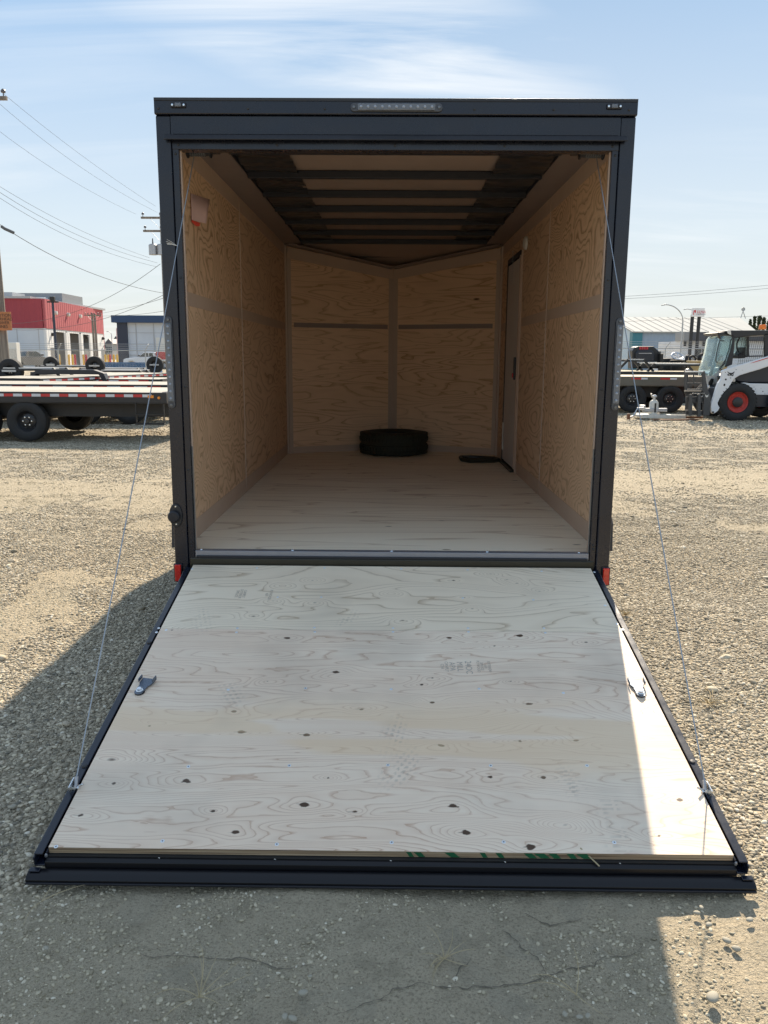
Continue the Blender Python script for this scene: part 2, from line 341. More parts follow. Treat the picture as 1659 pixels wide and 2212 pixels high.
M['mesh_wire'] = simple('fence_wire', (.42, .44, .45), .5, .6)
M['straw'] = simple('dry_straw', (.42, .34, .20), .8, 0., .2, 30)
M['pine'] = simple('tree_foliage', (.055, .075, .035), .8, 0., .4, 1.2)
M['bark'] = simple('bark', (.10, .08, .06), .9)
b = NB('beacon_lens'); b.b.inputs['Transmission Weight'].default_value = .5; M['beacon'] = b.fin((1., .28, .02), .2)
M['hill'] = simple('hill_scrub', (.22, .25, .24), .9, 0., .15, .05)
M['ins'] = simple('insulator_porcelain', (.10, .09, .09), .3)
M['crack'] = simple('crack_shadow_soil', (.14, .12, .085), .95)  # for flat ribbons on the soil; shade inside the cracks is their dark colour
M['stone'] = simple('river_stone', (.34, .31, .24), .8, 0., .25, 40)
# ------------------------------------------------------------------ ground
b = NB('yard_ground'); co = b.coord(); sp = b.n('ShaderNodeSeparateXYZ', {0: co}).outputs
dirtm = b.n('ShaderNodeAttribute', attribute_name='dirt').outputs['Fac']
crack = b.n('ShaderNodeAttribute', attribute_name='crack').outputs['Fac']
vo = b.n('ShaderNodeTexVoronoi', {'Vector': co, 'Scale': 62., 'Randomness': 1.}); vs = b.n('ShaderNodeSeparateColor', {0: vo.outputs['Color']}).outputs
vo2 = b.n('ShaderNodeTexVoronoi', {'Vector': co, 'Scale': 11., 'Randomness': 1.}); vs2 = b.n('ShaderNodeSeparateColor', {0: vo2.outputs['Color']}).outputs
stone = b.ramp(vs[0], (0., (.20, .17, .115)), (.35, (.37, .31, .225)), (.7, (.52, .44, .325)), (1., (.70, .62, .46)))
big = b.noise(co, .35, 5, .6); mid = b.noise(co, 3., 5, .65); fin_ = b.noise(co, 60., 5, .7)
stone = b.mix(b.ramp(big, (.35, 0.), (.65, .55)), stone, (.50, .42, .29))
soil = b.mix(mid, (.37, .31, .215), (.50, .42, .295)); soil = b.mix(b.math('MULTIPLY', fin_, .5), soil, (.56, .475, .34)); soil = b.mix(b.ramp(b.noise(co, 130., 4, .75), (.34, .75), (.5, 0.)), soil, (.17, .145, .10)); soil = b.mix(b.ramp(b.noise(co, 9., 4, .7), (.36, .35), (.5, 0.)), soil, (.24, .205, .14))
soil = b.mix(b.ramp(vs2[1], (.86, 0.), (.9, .3)), soil, (.36, .32, .24))
col = b.mix(dirtm, stone, soil); col = b.mix(b.math('MULTIPLY', crack, .8), col, (.05, .047, .042))
hs = b.math('SUBTRACT', 1., b.math('MULTIPLY', vo.outputs['Distance'], 1.2), None, True)
hh = b.math('ADD', b.math('MULTIPLY', hs, b.math('SUBTRACT', 1., dirtm)), b.math('MULTIPLY', b.math('ADD', fin_, b.math('MULTIPLY', b.noise(co, 190., 3, .7), .5)), b.math('MULTIPLY_ADD', dirtm, .2, .32)))
hh = b.math('SUBTRACT', hh, b.math('MULTIPLY', crack, .8))
hh = b.math('ADD', hh, b.math('MULTIPLY', b.noise(co, 28., 5, .75), .9)); b.bump(hh, 1., .022)
M['ground'] = b.fin(col, .92, 0., .15)
def axis_grid(lo, hi, s0, c, grow=1.045, smax=400.):
    a = [c]; s = s0
    while a[-1] < hi: a.append(a[-1]+s); s = s if abs(a[-1]-c) < 2.6 else min(s*grow, smax)
    d = [c]; s = s0
    while d[-1] > lo: d.append(d[-1]-s); s = s if abs(d[-1]-c) < 2.2 else min(s*grow, smax)
    return np.array(d[::-1][:-1]+a)
gx = axis_grid(-2500, 2500, .022, 0.); gy = axis_grid(-2500, 2500, .022, -1.8)
def ground_h(x, y):
    d = np.hypot(x, y+4)
    h = (fbm(x*3, y*3, 4, 1)-.5)*.035+(fbm(x*.9+4, y*.9, 3, 4)-.5)*.05*np.clip((y-.5)/2+np.clip(np.abs(x)-1.3, 0, 1), 0, 1)+(fbm(x*22, y*22, 3, 3)-.5)*.012*dirt_mask(x, y)
    h += (fbm(x*.22, y*.22, 3, 2)-.5)*.10*np.clip((d-5)/10, 0, 1)
    return h*np.clip(60/np.maximum(d, 1), 0, 1)-.012
def dirt_mask(x, y):
    n = fbm(x*1.4, y*1.4, 4, 5)-.5
    a = np.clip((-1.75-y+n*.7+.25*np.clip(1.0-np.abs(x), -2, .5))/.25, 0, 1)      # foreground strip below the ramp
    s = np.clip((x+.75-.55*(-2.0-y)*-1+n*.9+.35)/.35, 0, 1)
    s = np.clip((x+1.25+(-2.0-y)*.9+n*1.1)/.4, 0, 1)
    e = np.clip((1.75+(-2.0-y)*.8-x+n*1.3)/.35, 0, 1)
    far = np.clip(1-np.abs((y-5.6-.18*x+n*3)/2.6), 0, 1)*.75
    far = np.maximum(far, np.clip((fbm(x*.9+9, y*.9, 4, 6)-.56)*7, 0, 1)*.6)
    return np.clip(np.maximum(a*s*e, far), 0, 1)
CR = [[(395, 1850), (520, 1885), (620, 1925), (760, 1920), (905, 1925), (1000, 1905)], [(850, 2150), (870, 2165), (960, 2180), (1030, 2150), (1110, 2120), (1180, 2098), (1290, 2102), (1400, 2110)],
      [(1290, 2102), (1330, 2050), (1350, 2005)], [(1750, 2160), (1960, 2100), (2150, 2060), (2260, 2045)]]
CR = [[(700, 2172), (735, 2190), (800, 2168), (850, 2140), (900, 2120), (1010, 2128), (1110, 2116), (1180, 2098), (1290, 2068), (1400, 2030)],
      [(980, 2116), (1000, 2075), (1018, 2052)], [(255, 2045), (330, 2060), (420, 2058), (530, 2062), (640, 2085), (690, 2080)], [(1180, 2098), (1160, 2060), (1120, 2030), (1080, 1990)], [(1265, 1985), (1190, 1990), (1120, 1965)]]
X, Y = np.meshgrid(gx, gy, indexing='ij'); Zg = ground_h(X, Y)
crk = np.zeros_like(X)
nx, ny = X.shape; idx = np.arange(nx*ny).reshape(nx, ny)
vs_ = np.stack([X, Y, Zg], -1).reshape(-1, 3); fs_ = np.stack([idx[:-1, :-1], idx[1:, :-1], idx[1:, 1:], idx[:-1, 1:]], -1).reshape(-1, 4)
def grid_mesh(name, vs, fs, mat):
    me = bpy.data.meshes.new(name); me.vertices.add(len(vs)); me.vertices.foreach_set('co', vs.astype(np.float32).ravel())
    me.loops.add(fs.size); me.loops.foreach_set('vertex_index', fs.astype(np.int32).ravel()); me.polygons.add(len(fs))
    me.polygons.foreach_set('loop_start', np.arange(0, fs.size, 4, dtype=np.int32)); me.update(calc_edges=True); me.validate(); me.shade_smooth()
    me.materials.append(mat); return me
def fattr(me, name, a):
    at = me.attributes.new(name, 'FLOAT', 'POINT'); at.data.foreach_set('value', np.asarray(a, np.float32).ravel())
me = grid_mesh('ground', vs_, fs_, M['ground']); fattr(me, 'dirt', dirt_mask(X, Y)); fattr(me, 'crack', crk)
cm = MB(); rc = random.Random(5)
for ln in CR:
    pts_ = [G(u, v)[:2] for u, v in ln]; fine_ = []
    for p, q in zip(pts_[:-1], pts_[1:]):
        n_ = max(3, int(np.hypot(*(q-p))/.012)); nrm = np.array([-(q-p)[1], (q-p)[0]])/np.hypot(*(q-p))
        for k in range(n_): fine_.append(p+(q-p)*k/n_+nrm*((float(fbm(p[0]*9+k*.13, p[1]*9, 3, 4))-.5)*.045+rc.uniform(-.0022, .0022)))
    L0 = []; n_ = len(fine_)
    for k, p in enumerate(fine_):
        d = fine_[min(k+1, n_-1)]-fine_[max(k-1, 0)]; d = np.array([-d[1], d[0]])/max(1e-6, np.hypot(*d)); w_ = rc.uniform(.0004, .0026)*math.sin(math.pi*min(1, max(.03, k/n_)))**.5
        z = float(ground_h(p[0], p[1]))+.0035; L0 += [(p[0]-d[0]*w_, p[1]-d[1]*w_, z), (p[0]+d[0]*w_, p[1]+d[1]*w_, z)]
    cm.add(L0, [(2*k, 2*k+1, 2*k+3, 2*k+2) for k in range(n_-1)])
tag(cm.build('ground_cracks', M['crack']), 'thin jagged drying cracks in the packed dirt', None, None, 'stuff')
go = link('ground', me); tag(go, 'gravel and packed dirt trailer yard ground', None, None, 'structure')
# gravel: instanced pebbles over the ground
def pebble(seed, flat):
    r = random.Random(seed); bm = bmesh.new(); bmesh.ops.create_icosphere(bm, subdivisions=2 if seed < 4 else 1, radius=1)
    k = [Vector((r.uniform(-1, 1), r.uniform(-1, 1), r.uniform(-1, 1))).normalized() for _ in range(5)]
    for v in bm.verts:
        n = v.co.normalized(); s = 1.
        for q in k: s -= .38*max(0, n.dot(q)-.55)
        v.co = Vector((n.x*s*1.25, n.y*s*.9, n.z*s*flat))
    m = bpy.data.meshes.new('pebble'); bm.to_mesh(m); bm.free(); m.materials.append(M['pebble'])
    if seed < 4: m.shade_smooth()
    return m
b = NB('pebble'); oi = b.n('ShaderNodeObjectInfo').outputs['Random']
pc = b.ramp(oi, (0., (.11, .105, .09)), (.15, (.24, .21, .155)), (.45, (.37, .315, .23)), (.75, (.51, .435, .325)), (.93, (.66, .58, .42)), (1., (.78, .72, .60)))
M['pebble'] = b.fin(b.mix(b.noise(b.coord(), 2.5, 3), pc, b.mix(.35, pc, (.44, .375, .26))), .85, 0., .2)
pc_ = bpy.data.collections.new('pebble_shapes')
b = NB('dusty_pebble'); M['dusty'] = b.fin(b.ramp(b.n('ShaderNodeObjectInfo').outputs['Random'], (0., (.26, .225, .155)), (.5, (.44, .38, .265)), (.9, (.54, .47, .34)), (1., (.64, .58, .45))), .9, 0., .15)
pd_ = bpy.data.collections.new('dusty_pebble_shapes')
for i in range(7):
    m_ = pebble(i, random.uniform(.45, .7)); pc_.objects.link(bpy.data.objects.new('pebble', m_)); m2 = m_.copy(); m2.materials.clear(); m2.materials.append(M['dusty']); pd_.objects.link(bpy.data.objects.new('dusty_pebble', m2))
def scatter(name, px, py, size, label, coll=None, lift=.18):
    n = len(px); me = bpy.data.meshes.new(name); me.vertices.add(n)
    pz = ground_h(px, py); me.vertices.foreach_set('co', np.stack([px, py, pz+size*lift], -1).astype(np.float32).ravel())
    fattr(me, 'size', size); me.update(); o = link(name, me)
    ng = bpy.data.node_groups.new(name, 'GeometryNodeTree'); ng.interface.new_socket('Geometry', in_out='INPUT', socket_type='NodeSocketGeometry'); ng.interface.new_socket('Geometry', in_out='OUTPUT', socket_type='NodeSocketGeometry')
    a = ng.nodes.new; gi = a('NodeGroupInput'); go_ = a('NodeGroupOutput'); iop = a('GeometryNodeInstanceOnPoints'); ci = a('GeometryNodeCollectionInfo')
    ci.inputs['Collection'].default_value = coll or pc_; ci.inputs['Separate Children'].default_value = True; ci.inputs['Reset Children'].default_value = True
    iop.inputs['Pick Instance'].default_value = True; at = a('GeometryNodeInputNamedAttribute'); at.data_type = 'FLOAT'; at.inputs[0].default_value = 'size'
    rv = a('FunctionNodeRandomValue'); rv.data_type = 'FLOAT_VECTOR'; rv.inputs[0].default_value = (-.35, -.35, 0); rv.inputs[1].default_value = (.35, .35, 6.28)
    m2p = a('GeometryNodeMeshToPoints'); l = ng.links.new
    l(gi.outputs[0], m2p.inputs[0]); l(m2p.outputs[0], iop.inputs['Points']); l(ci.outputs[0], iop.inputs['Instance']); l(at.outputs[0], iop.inputs['Scale']); l(rv.outputs[0], iop.inputs['Rotation']); l(iop.outputs[0], go_.inputs[0])
    m = o.modifiers.new('scatter', 'NODES'); m.node_group = ng
    me.materials.append(M['pebble'])
    return tag(o, label, None, None, 'stuff')
def pts(n, x0, x1, y0, y1): return rng.uniform(x0, x1, n), rng.uniform(y0, y1, n)
allx, ally, alls = [], [], []; dx, dy, ds = [], [], []
def addp(n, x0, x1, y0, y1, s0, s1, dirtkeep):
    x, y = pts(n, x0, x1, y0, y1); d = dirt_mask(x, y); k = rng.random(n) > d*(1-dirtkeep)
    k &= ~((np.abs(x) < 1.12) & (y > -1.7) & (y < 4.4))
    # only what the camera cone can see, with a margin for a step to the side
    dist = y+4.1; k &= np.abs(x) < dist*.62+1.2
    s = s0+(s1-s0)*rng.random(n)**2.6; g_ = k & (d < .45); allx.append(x[g_]); ally.append(y[g_]); alls.append(s[g_]); g_ = k & (d >= .45); dx.append(x[g_]); dy.append(y[g_]); ds.append(s[g_]*.7)
addp(250000, -3.6, 3.6, -3.2, 1.2, .0035, .0115, .08)
addp(240000, -5, 5, .8, 5, .0042, .012, .10)
addp(190000, -9, 9, 5, 12, .006, .015, .2)
addp(60000, -15, 15, 12, 22, .014, .028, .3)
addp(900, -4.6, 4.6, -3.2, 8, .014, .034, .25)
scatter('gravel', np.concatenate(allx), np.concatenate(ally), np.concatenate(alls), 'loose gravel pebbles covering the yard')
# fine grit on the packed dirt
x, y = pts(60000, -2, 2.4, -3.2, -1.7); kg = fbm(x*4, y*4, 3, 2) > .42+.1*rng.random(len(x)); x, y = x[kg], y[kg]; scatter('grit', x, y, .0013+.0055*rng.random(len(x))**4, 'fine grit on the packed dirt', pd_)
scatter('dusty_gravel', np.concatenate(dx), np.concatenate(dy), np.concatenate(ds), 'dust covered stones half sunk in the packed dirt', pd_, .02)
# ------------------------------------------------------------------ enclosed trailer
FZ = .53
T = empty('enclosed_trailer', (0, 2.3, 0), 'black enclosed cargo trailer with open rear and plywood lined interior', 'trailer')
def part(mb, name, mat, bevel=0, parent=None, smooth=False, **k): return mb.build(name, M[mat] if isinstance(mat, str) else mat, parent or T, bevel, smooth, **k)
part(MB().box(-1.14, -1.12, .02, 4.5, .42, 2.74), 'side_skin', 'paint'); part(MB().box(1.12, 1.14, .02, 4.5, .42, 2.74), 'side_skin', 'paint')
nose_o = [(-1.14, 4.5), (1.14, 4.5), (0, 5.06)]
part(MB().prism([(-1.14, 4.5), (-1.12, 4.5), (0, 5.035), (0, 5.06)], .42, 2.74, 'z'), 'nose_skin', 'paint'); part(MB().prism([(1.14, 4.5), (1.12, 4.5), (0, 5.035), (0, 5.06)], .42, 2.74, 'z'), 'nose_skin', 'paint')
part(MB().box(-1.139, 1.139, .0605, 4.5, 2.7405, 2.746).prism([(-1.139, 4.5), (1.139, 4.5), (0, 5.065)], 2.7405, 2.746, 'z'), 'roof', 'paint')
part(MB().box(-1.1, 1.1, .06, 4.5, .505, .5285).prism([(-1.1, 4.5), (1.1, 4.5), (0, 5.02)], .505, .5285, 'z').box(-1.1, -1.02, .05, 4.5, .36, .50).box(1.02, 1.1, .05, 4.5, .36, .50), 'chassis', 'chassis')
for k in range(9): part(MB().box(-1.02, 1.02, .5+k*.48, .55+k*.48, .42, .50), 'crossmember', 'chassis')
# rear frame
for s in (-1, 1):
    p = part(MB().box(s*1.062, s*1.131, -.03, .05, .385, 2.667), 'corner_post', 'paint', .006)
    part(MB().box(s*1.030, s*1.061, -.018, .05, .40, 2.527), 'jamb', 'paint', .003, p)
    part(MB().box(s*1.024, s*1.0295, .002, .022, .53, 2.52), 'jamb_liner', 'band', .001, p)
    part(MB().box(s*1.0225, s*1.0290, -.002, .0018, .556, 1.10), 'edge_strip', 'alu_dark', .001, p)
    part(MB().box(s*1.012, s*1.029, -.028, -.019, .40, 2.53), 'seal', 'rubber_seal', .003, p) if False else None
h = part(MB().box(-1.0615, 1.0615, -.030, .05, 2.574, 2.667), 'header', 'paint', .004)
part(MB().box(-1.0615, 1.0615, -.020, .05, 2.519, 2.573), 'header_strip', 'paint', .003, h)
part(MB().prism([(-.0305, 2.582), (-.0305, 2.573), (-.058, 2.552), (-.062, 2.556), (-.048, 2.579)], -1.09, 1.09, 'x'), 'drip_rail', 'rubber_seal', .003, h)
part(MB().box(-1.05, 1.05, -.0325, -.0305, 2.584, 2.595), 'rail_flange', 'paint', .001, h)
part(MB().box(-1.132, 1.132, -.047, .06, 2.668, 2.738), 'roof_cap', 'paint', .005)
part(MB().box(-1.130, 1.130, -.051, -.0475, 2.726, 2.7395), 'cap_lip', 'paint_matt', .001)
part(MB().box(-1.055, 1.055, -.022, .06, .395, .518), 'bumper_beam', 'olive', .006)
th = part(MB().box(-1.026, 1.026, -.016, .03, .5185, .5555), 'threshold', 'alu_sill', .002)
part(MB().box(-1.02, 1.02, -.026, -.0165, .518, .531), 'threshold_seal', 'rubber_seal', .003, th)
for x in (-1.0, -.52, 0, .5, .98): part(MB().lathe([(.5555, .009), (.559, .007), (.560, 0)], (x, .008, 0), 10, 'z'), 'screw', 'zinc', parent=th)
scr = MB().lathe([(0, .006), (-.003, .0055), (-.005, .003), (-.0052, 0)], (0, 0, 0), 10)
s0 = scr.build('screw', M['paint_matt'], T, smooth=True); s0.location = (-1.045, -.0185, 2.50)
def screws(ls, name='screw', src=s0):
    for p in ls:
        c = src.copy(); c.location = p; C.objects.link(c)
screws([(s*1.045, -.0185, z) for s in (-1, 1) for z in (2.50, 1.93, 1.40, .98, .60, .58) if not (s == -1 and z == 2.5)])
screws([(x, -.0205, 2.54) for x in (-1.03, -.56, 0, .52, 1.03)]); screws([(x, -.0475, 2.693) for x in (-1.11, -.69, -.33, .37, .74, 1.09)])
# lamps on the frame
def lightbar(name, c, L_, horiz, nled, s=1):
    W_ = .019
    def q(a, bb, y): return (c[0]+a, y, c[2]+bb) if horiz else (c[0]+bb, y, c[2]+a)
    y0 = c[1]; o = []
    pl = [(math.cos(t)*W_+(L_/2-W_ if math.cos(t) > 0 else -(L_/2-W_)), math.sin(t)*W_) for t in np.linspace(-math.pi/2+.01, 1.5*math.pi-.3, 22)]
    pl = [(c[0]+a, c[2]+bb) if horiz else (c[0]+bb, c[2]+a) for a, bb in pl]
    base = part(MB().prism(pl, y0-.010, y0), name, 'lens_base', .003)
    e = L_/2-.034
    a0, b0 = q(-e, -.015, 0), q(e, .015, 0)
    part(MB().box(a0[0], b0[0], y0-.020, y0-.0105, a0[2], b0[2]), 'lens', 'lens', .004, base)
    for i in range(nled):
        p = q(-e+.016+(2*e-.032)*i/(nled-1), 0, 0)
        part(MB().lathe([(0, .007), (-.003, .006), (-.0045, .003), (-.005, 0)], (p[0], y0-.0205, p[2]), 10), 'led', 'led', parent=base, smooth=True)
    for s_ in (-1, 1):
        p = q(s_*(L_/2-.016), 0, 0); part(MB().lathe([(0, .008), (-.005, .0065), (-.0055, 0)], (p[0], y0-.0105, p[2]), 10), 'screw', 'alu_dark', parent=base)
lightbar('light_bar', (.006, -.0475, 2.698), .43, True, 11)
lightbar('light_bar', (-1.110, -.031, 1.520), .45, False, 11); lightbar('light_bar', (1.110, -.031, 1.524), .45, False, 11)
for x in (-1.015, 1.02):
    m_ = part(MB().box(x-.036, x+.036, -.056, -.0475, 2.694, 2.717), 'marker_light', 'rubber_seal', .004)
    part(MB().box(x-.015, x+.015, -.064, -.0565, 2.697, 2.714), 'lens', 'lens', .004, m_)
    for d in (-.027, .027): part(MB().lathe([(0, .006), (-.003, .005), (-.0035, 0)], (x+d, -.0565, 2.7055), 8), 'screw', 'zinc', parent=m_)
for s in (-1, 1):
    m_ = part(MB().box(s*1.092, s*1.137, -.040, -.0305, .392, .49), 'tail_reflector', 'rubber_seal', .004)
    part(MB().box(s*1.097, s*1.130, -.050, -.0405, .398, .486), 'lens', 'red_lens', .003, m_)
    part(MB().box(s*1.045, s*1.08, -.055, -.031, .43, .45).tube([(s*1.04, -.045, .44), (s*1.09, -.045, .44)], .012, 10), 'hinge', 'paint_matt', .002)
pl_ = part(MB().prism([(-1.115+.034*math.cos(t), .745+.062*math.sin(t)) for t in np.linspace(0, 2*math.pi, 20, False)], -.040, -.0305), 'socket_plate', 'paint_matt', .003)
part(MB().lathe([(-.040, .031), (-.060, .030), (-.066, .024), (-.067, 0)], (-1.121, 0, .742), 24), 'socket_cap', 'rubber_seal', parent=pl_, smooth=True)
for z in (.70, .793): part(MB().lathe([(-.0405, .006), (-.044, .004), (-.0445, 0)], (-1.112, 0, z), 8), 'screw', 'zinc', parent=pl_)
# fenders, wheels under the trailer
def wheel_mesh(r, wd, rr, style='trailer'):
    """returns (tyre MB, rim MB); axis y, outer face towards -y, centre at origin"""
    h_ = wd/2; rf = r-rr
    ty = MB().lathe([(-h_*.62, rr*.97), (-h_*.80, rr*1.0), (-h_*.97, rr+rf*.22), (-h_*1.0, rr+rf*.52), (-h_*.94, rr+rf*.80), (-h_*.80, r*.985), (-h_*.58, r), (-h_*.57, r*.972), (-h_*.50, r*.972), (-h_*.49, r*1.002), (-h_*.12, r*1.003), (-h_*.11, r*.972), (h_*.11, r*.972), (h_*.12, r*1.003), (h_*.49, r*1.002), (h_*.50, r*.972), (h_*.57, r*.972), (h_*.58, r), (h_*.8, r*.985), (h_*.94, rr+rf*.8), (h_, rr+rf*.5), (h_*.8, rr), (h_*.62, rr*.97)], n=40)
    rm = MB().lathe([(-h_*.70, rr*1.01), (-h_*.78, rr*.97), (-h_*.70, rr*.92), (-h_*.35, rr*.88), (-h_*.15, rr*.74), (-h_*.30, rr*.55), (-h_*.32, rr*.30), (-h_*.32, 0)], n=32)
    hb = MB().lathe([(-h_*.30, rr*.26), (-h_*.62, rr*.24), (-h_*.66, rr*.17), (-h_*.60, 0)], n=20)
    nuts = MB()
    for k in range(6):
        a = 2*math.pi*k/6; nuts.lathe([(-h_*.33, .013), (-h_*.48, .013), (-h_*.5, 0)], (rr*.42*math.cos(a), 0, rr*.42*math.sin(a)), 6)
    holes = MB()
    for k in range(8):
        a = 2*math.pi*(k+.5)/8; holes.lathe([(-h_*.24, rr*.085), (-h_*.245, 0)], (rr*.66*math.cos(a), 0, rr*.66*math.sin(a)), 10)
    return ty, rm, hb, nuts, holes
WM = {}
def wheel(parent, c, r=.37, wd=.22, rr=.19, flip=False, name='wheel', rim='rim_black', nutm='zinc', full=True):
    key = (r, wd, rr, rim, nutm)
    if key not in WM:
        ty, rm, hb, nu, ho = wheel_mesh(r, wd, rr); ms_ = []
        for nm, mb, mt in (('tyre', ty, 'rubber'), ('rim', rm, rim), ('hub', hb, rim), ('wheel_nuts', nu, nutm), ('rim_holes', ho, 'black_ink')):
            me = bpy.data.meshes.new(nm); me.from_pydata(mb.v, [], mb.f); bm = bmesh.new(); bm.from_mesh(me); bmesh.ops.recalc_face_normals(bm, faces=bm.faces[:]); bm.to_mesh(me); bm.free()
            me.materials.append(M[mt]); me.shade_smooth(); me.set_sharp_from_angle(angle=R(40)); ms_.append((nm, me))
        WM[key] = ms_
    ms_ = WM[key]; o = link(name, ms_[0][1], parent, None, False)
    inv = mw(parent).inverted(); o.location = inv @ Vector([float(a) for a in c])
    if flip: o.rotation_euler.z = math.pi
    for nm, me in ms_[1:]:
        if not full and nm in ('rim_holes',): continue
        c_ = link(nm, me, o, None, False)
        if nm in ('wheel_nuts', 'rim_holes'): c_['kind'] = 'stuff'
    return o
for s in (-1, 1):
    for y in (.95, 1.75):
        w_ = wheel(T, (s*1.22, y, .33), .33, .2, .19); w_.rotation_euler.z = R(-90) if s < 0 else R(90)
    pr = [(.52, .44), (.54, .60), (.70, .76), (2.0, .76), (2.16, .60), (2.18, .44), (2.16, .44), (2.13, .59), (1.98, .735), (.72, .735), (.565, .59), (.545, .44)]
    part(MB().prism(pr, s*1.141, s*1.30, 'x'), 'fender', 'paint', .004)
part(MB().bar((-.9, 4.6, .40), (0, 6.2, .40), .08, .1).bar((.9, 4.6, .40), (0, 6.2, .40), .08, .1).bar((0, 6.1, .42), (0, 6.5, .42), .07, .07), 'tongue', 'chassis')
part(MB().tube([(0, 6.0, .03), (0, 6.0, .75)], .03, 12).box(-.08, .08, 5.92, 6.08, .0, .03), 'tongue_jack', 'chassis')
# floor and walls inside
ys = [.035, 1.25, 2.47, 3.69, 4.5]
for a, bb in zip(ys[:-1], ys[1:]):
    part(MB().box(-1.116, 1.116, a+.0008, bb-.0008, .529, .5302+random.uniform(0, .0006)), 'floor_sheet', 'ply_floor', .0008)
part(MB().prism([(-1.112, 4.501), (1.112, 4.501), (0, 5.01)], .529, .530, 'z'), 'floor_sheet', 'ply_floor')
def wallsheet(s, y0, y1, z0, z1, m, name='wall_sheet'): return part(MB().box(s*1.1165, s*1.1195, y0, y1, z0, z1), name, m, .0008)
def band(s, y0, y1, z0, z1, name, m='band'): return part(MB().box(s*1.1135, s*1.1163, y0, y1, z0, z1), name, m, .0008)
for s in (-1, 1):
    m1, m2 = 'ply_side', 'ply_side2'
    ysplit = 1.98 if s < 0 else 1.945
    wallsheet(s, .03, ysplit-.002, .53, 2.70, m1)
    if s < 0: wallsheet(s, ysplit+.002, 3.20, .53, 2.70, m2); wallsheet(s, 3.203, 4.49, .53, 2.70, m2)
    else:
        wallsheet(s, ysplit+.002, 3.13, .53, 2.70, m2); wallsheet(s, 3.13, 3.93, 2.47, 2.70, m2); wallsheet(s, 3.93, 4.49, .53, 2.70, m2)
    part(MB().box(s*1.111, s*1.1162, ysplit-.002, ysplit+.002, .63, 2.57), 'joint_strip', 'band_light', 0)
    segs = [(.03, ysplit-.01), (ysplit+.01, 4.44)] if s < 0 else [(.03, ysplit-.01), (ysplit+.01, 3.10), (3.95, 4.44)]
    for a, bb in segs:
        band(s, a, bb, 2.575, 2.69, 'top_band'); band(s, a, bb, 1.822, 1.895, 'middle_band'); band(s, a, bb, .5305, .640, 'skirting')
    if s > 0: band(s, 3.10, 3.95, 2.575, 2.69, 'top_band')
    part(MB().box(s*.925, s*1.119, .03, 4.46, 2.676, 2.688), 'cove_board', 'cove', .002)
    part(MB().box(s*.918, s*.9245, .03, 4.46, 2.668, 2.70), 'cove_edge', 'bow', .001)
# nose walls
def nosew(s, t0, t1, z0, z1, off, name, m, th=.0025):
    a = np.array([s*1.1165, 4.485]); e = np.array([0, 5.0]); d = (e-a); n = np.array([-d[1]*s*-1, 0]); L_ = np.hypot(*d); dn = d/L_
    nn = np.array([-dn[1], dn[0]]);
    if nn[1] > 0: nn = -nn
    p0 = a+d*t0+nn*off; p1 = a+d*t1+nn*off; q1 = p1+nn*th; q0 = p0+nn*th
    return part(MB().prism([tuple(p0), tuple(p1), tuple(q1), tuple(q0)], z0, z1, 'z'), name, m)
for s in (-1, 1):
    nosew(s, 0, 1, .53, 2.70, 0, 'nose_sheet', 'ply_nose')
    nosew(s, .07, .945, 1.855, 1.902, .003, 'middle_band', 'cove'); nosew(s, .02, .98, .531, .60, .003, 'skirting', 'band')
    nosew(s, 0, .05, .531, 2.64, .0032, 'corner_strip', 'band_light'); nosew(s, .955, 1.0, .531, 2.41, .0032, 'centre_strip', 'band_light')
    # sloping trim under the slanted roof
    a = Vector((s*1.09, 4.465, 2.595)); e = Vector((0, 4.968, 2.435)); part(MB().bar(a, e, .012, .105, (0, 0, 1)), 'nose_trim', 'band')
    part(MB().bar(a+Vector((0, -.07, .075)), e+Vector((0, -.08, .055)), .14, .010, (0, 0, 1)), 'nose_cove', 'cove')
    part(MB().box(s*1.095, s*1.116, 4.44, 4.49, .531, 2.67), 'corner_post_inner', 'band_light', .003)
zc = .0
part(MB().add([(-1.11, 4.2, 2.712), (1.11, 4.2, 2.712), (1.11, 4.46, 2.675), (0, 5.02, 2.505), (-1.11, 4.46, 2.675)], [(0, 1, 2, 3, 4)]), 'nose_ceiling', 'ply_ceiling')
# ceiling
bows = [.62, 1.24, 1.84, 2.42, 3.02, 3.62, 4.2]
yy0 = .05
for i, y in enumerate(bows):
    part(MB().box(-.918, .918, y-.022, y+.022, 2.648, 2.693), 'roof_bow', 'bow', .004)
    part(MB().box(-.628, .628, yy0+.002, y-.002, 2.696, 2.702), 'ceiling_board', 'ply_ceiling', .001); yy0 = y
part(MB().bar((-.62, 4.74, 2.60), (.62, 4.74, 2.60), .045, .03), 'roof_bow', 'bow', .004)
for s in (-1, 1):
    ux = np.linspace(.60, .925, 40); uy = np.linspace(.05, 4.2, 420); A, B = np.meshgrid(ux, uy, indexing='ij')
    rip = (fbm(A*2.2+3*s, B*7, 3, 2)-.5)*.045+np.sin(B*38+fbm(A*6, B*3, 3, 4)*9)*.005*(1-(A-.6)/.5)
    per = np.min([np.abs(B-y) for y in bows], axis=0)
    zz_ = 2.690+np.clip(rip, -.02, .02)-.004-.012*np.exp(-(per/.07)**2)
    ix = np.arange(A.size).reshape(A.shape)
    me = grid_mesh('roof_liner', np.stack([s*A, B, np.minimum(zz_, 2.70)], -1).reshape(-1, 3), np.stack([ix[:-1, :-1], ix[1:, :-1], ix[1:, 1:], ix[:-1, 1:]], -1).reshape(-1, 4), M['liner'])
    link('roof_liner', me, T)
part(MB().box(-.92, .92, .05, 4.3, 2.715, 2.725), 'roof_deck', 'liner')
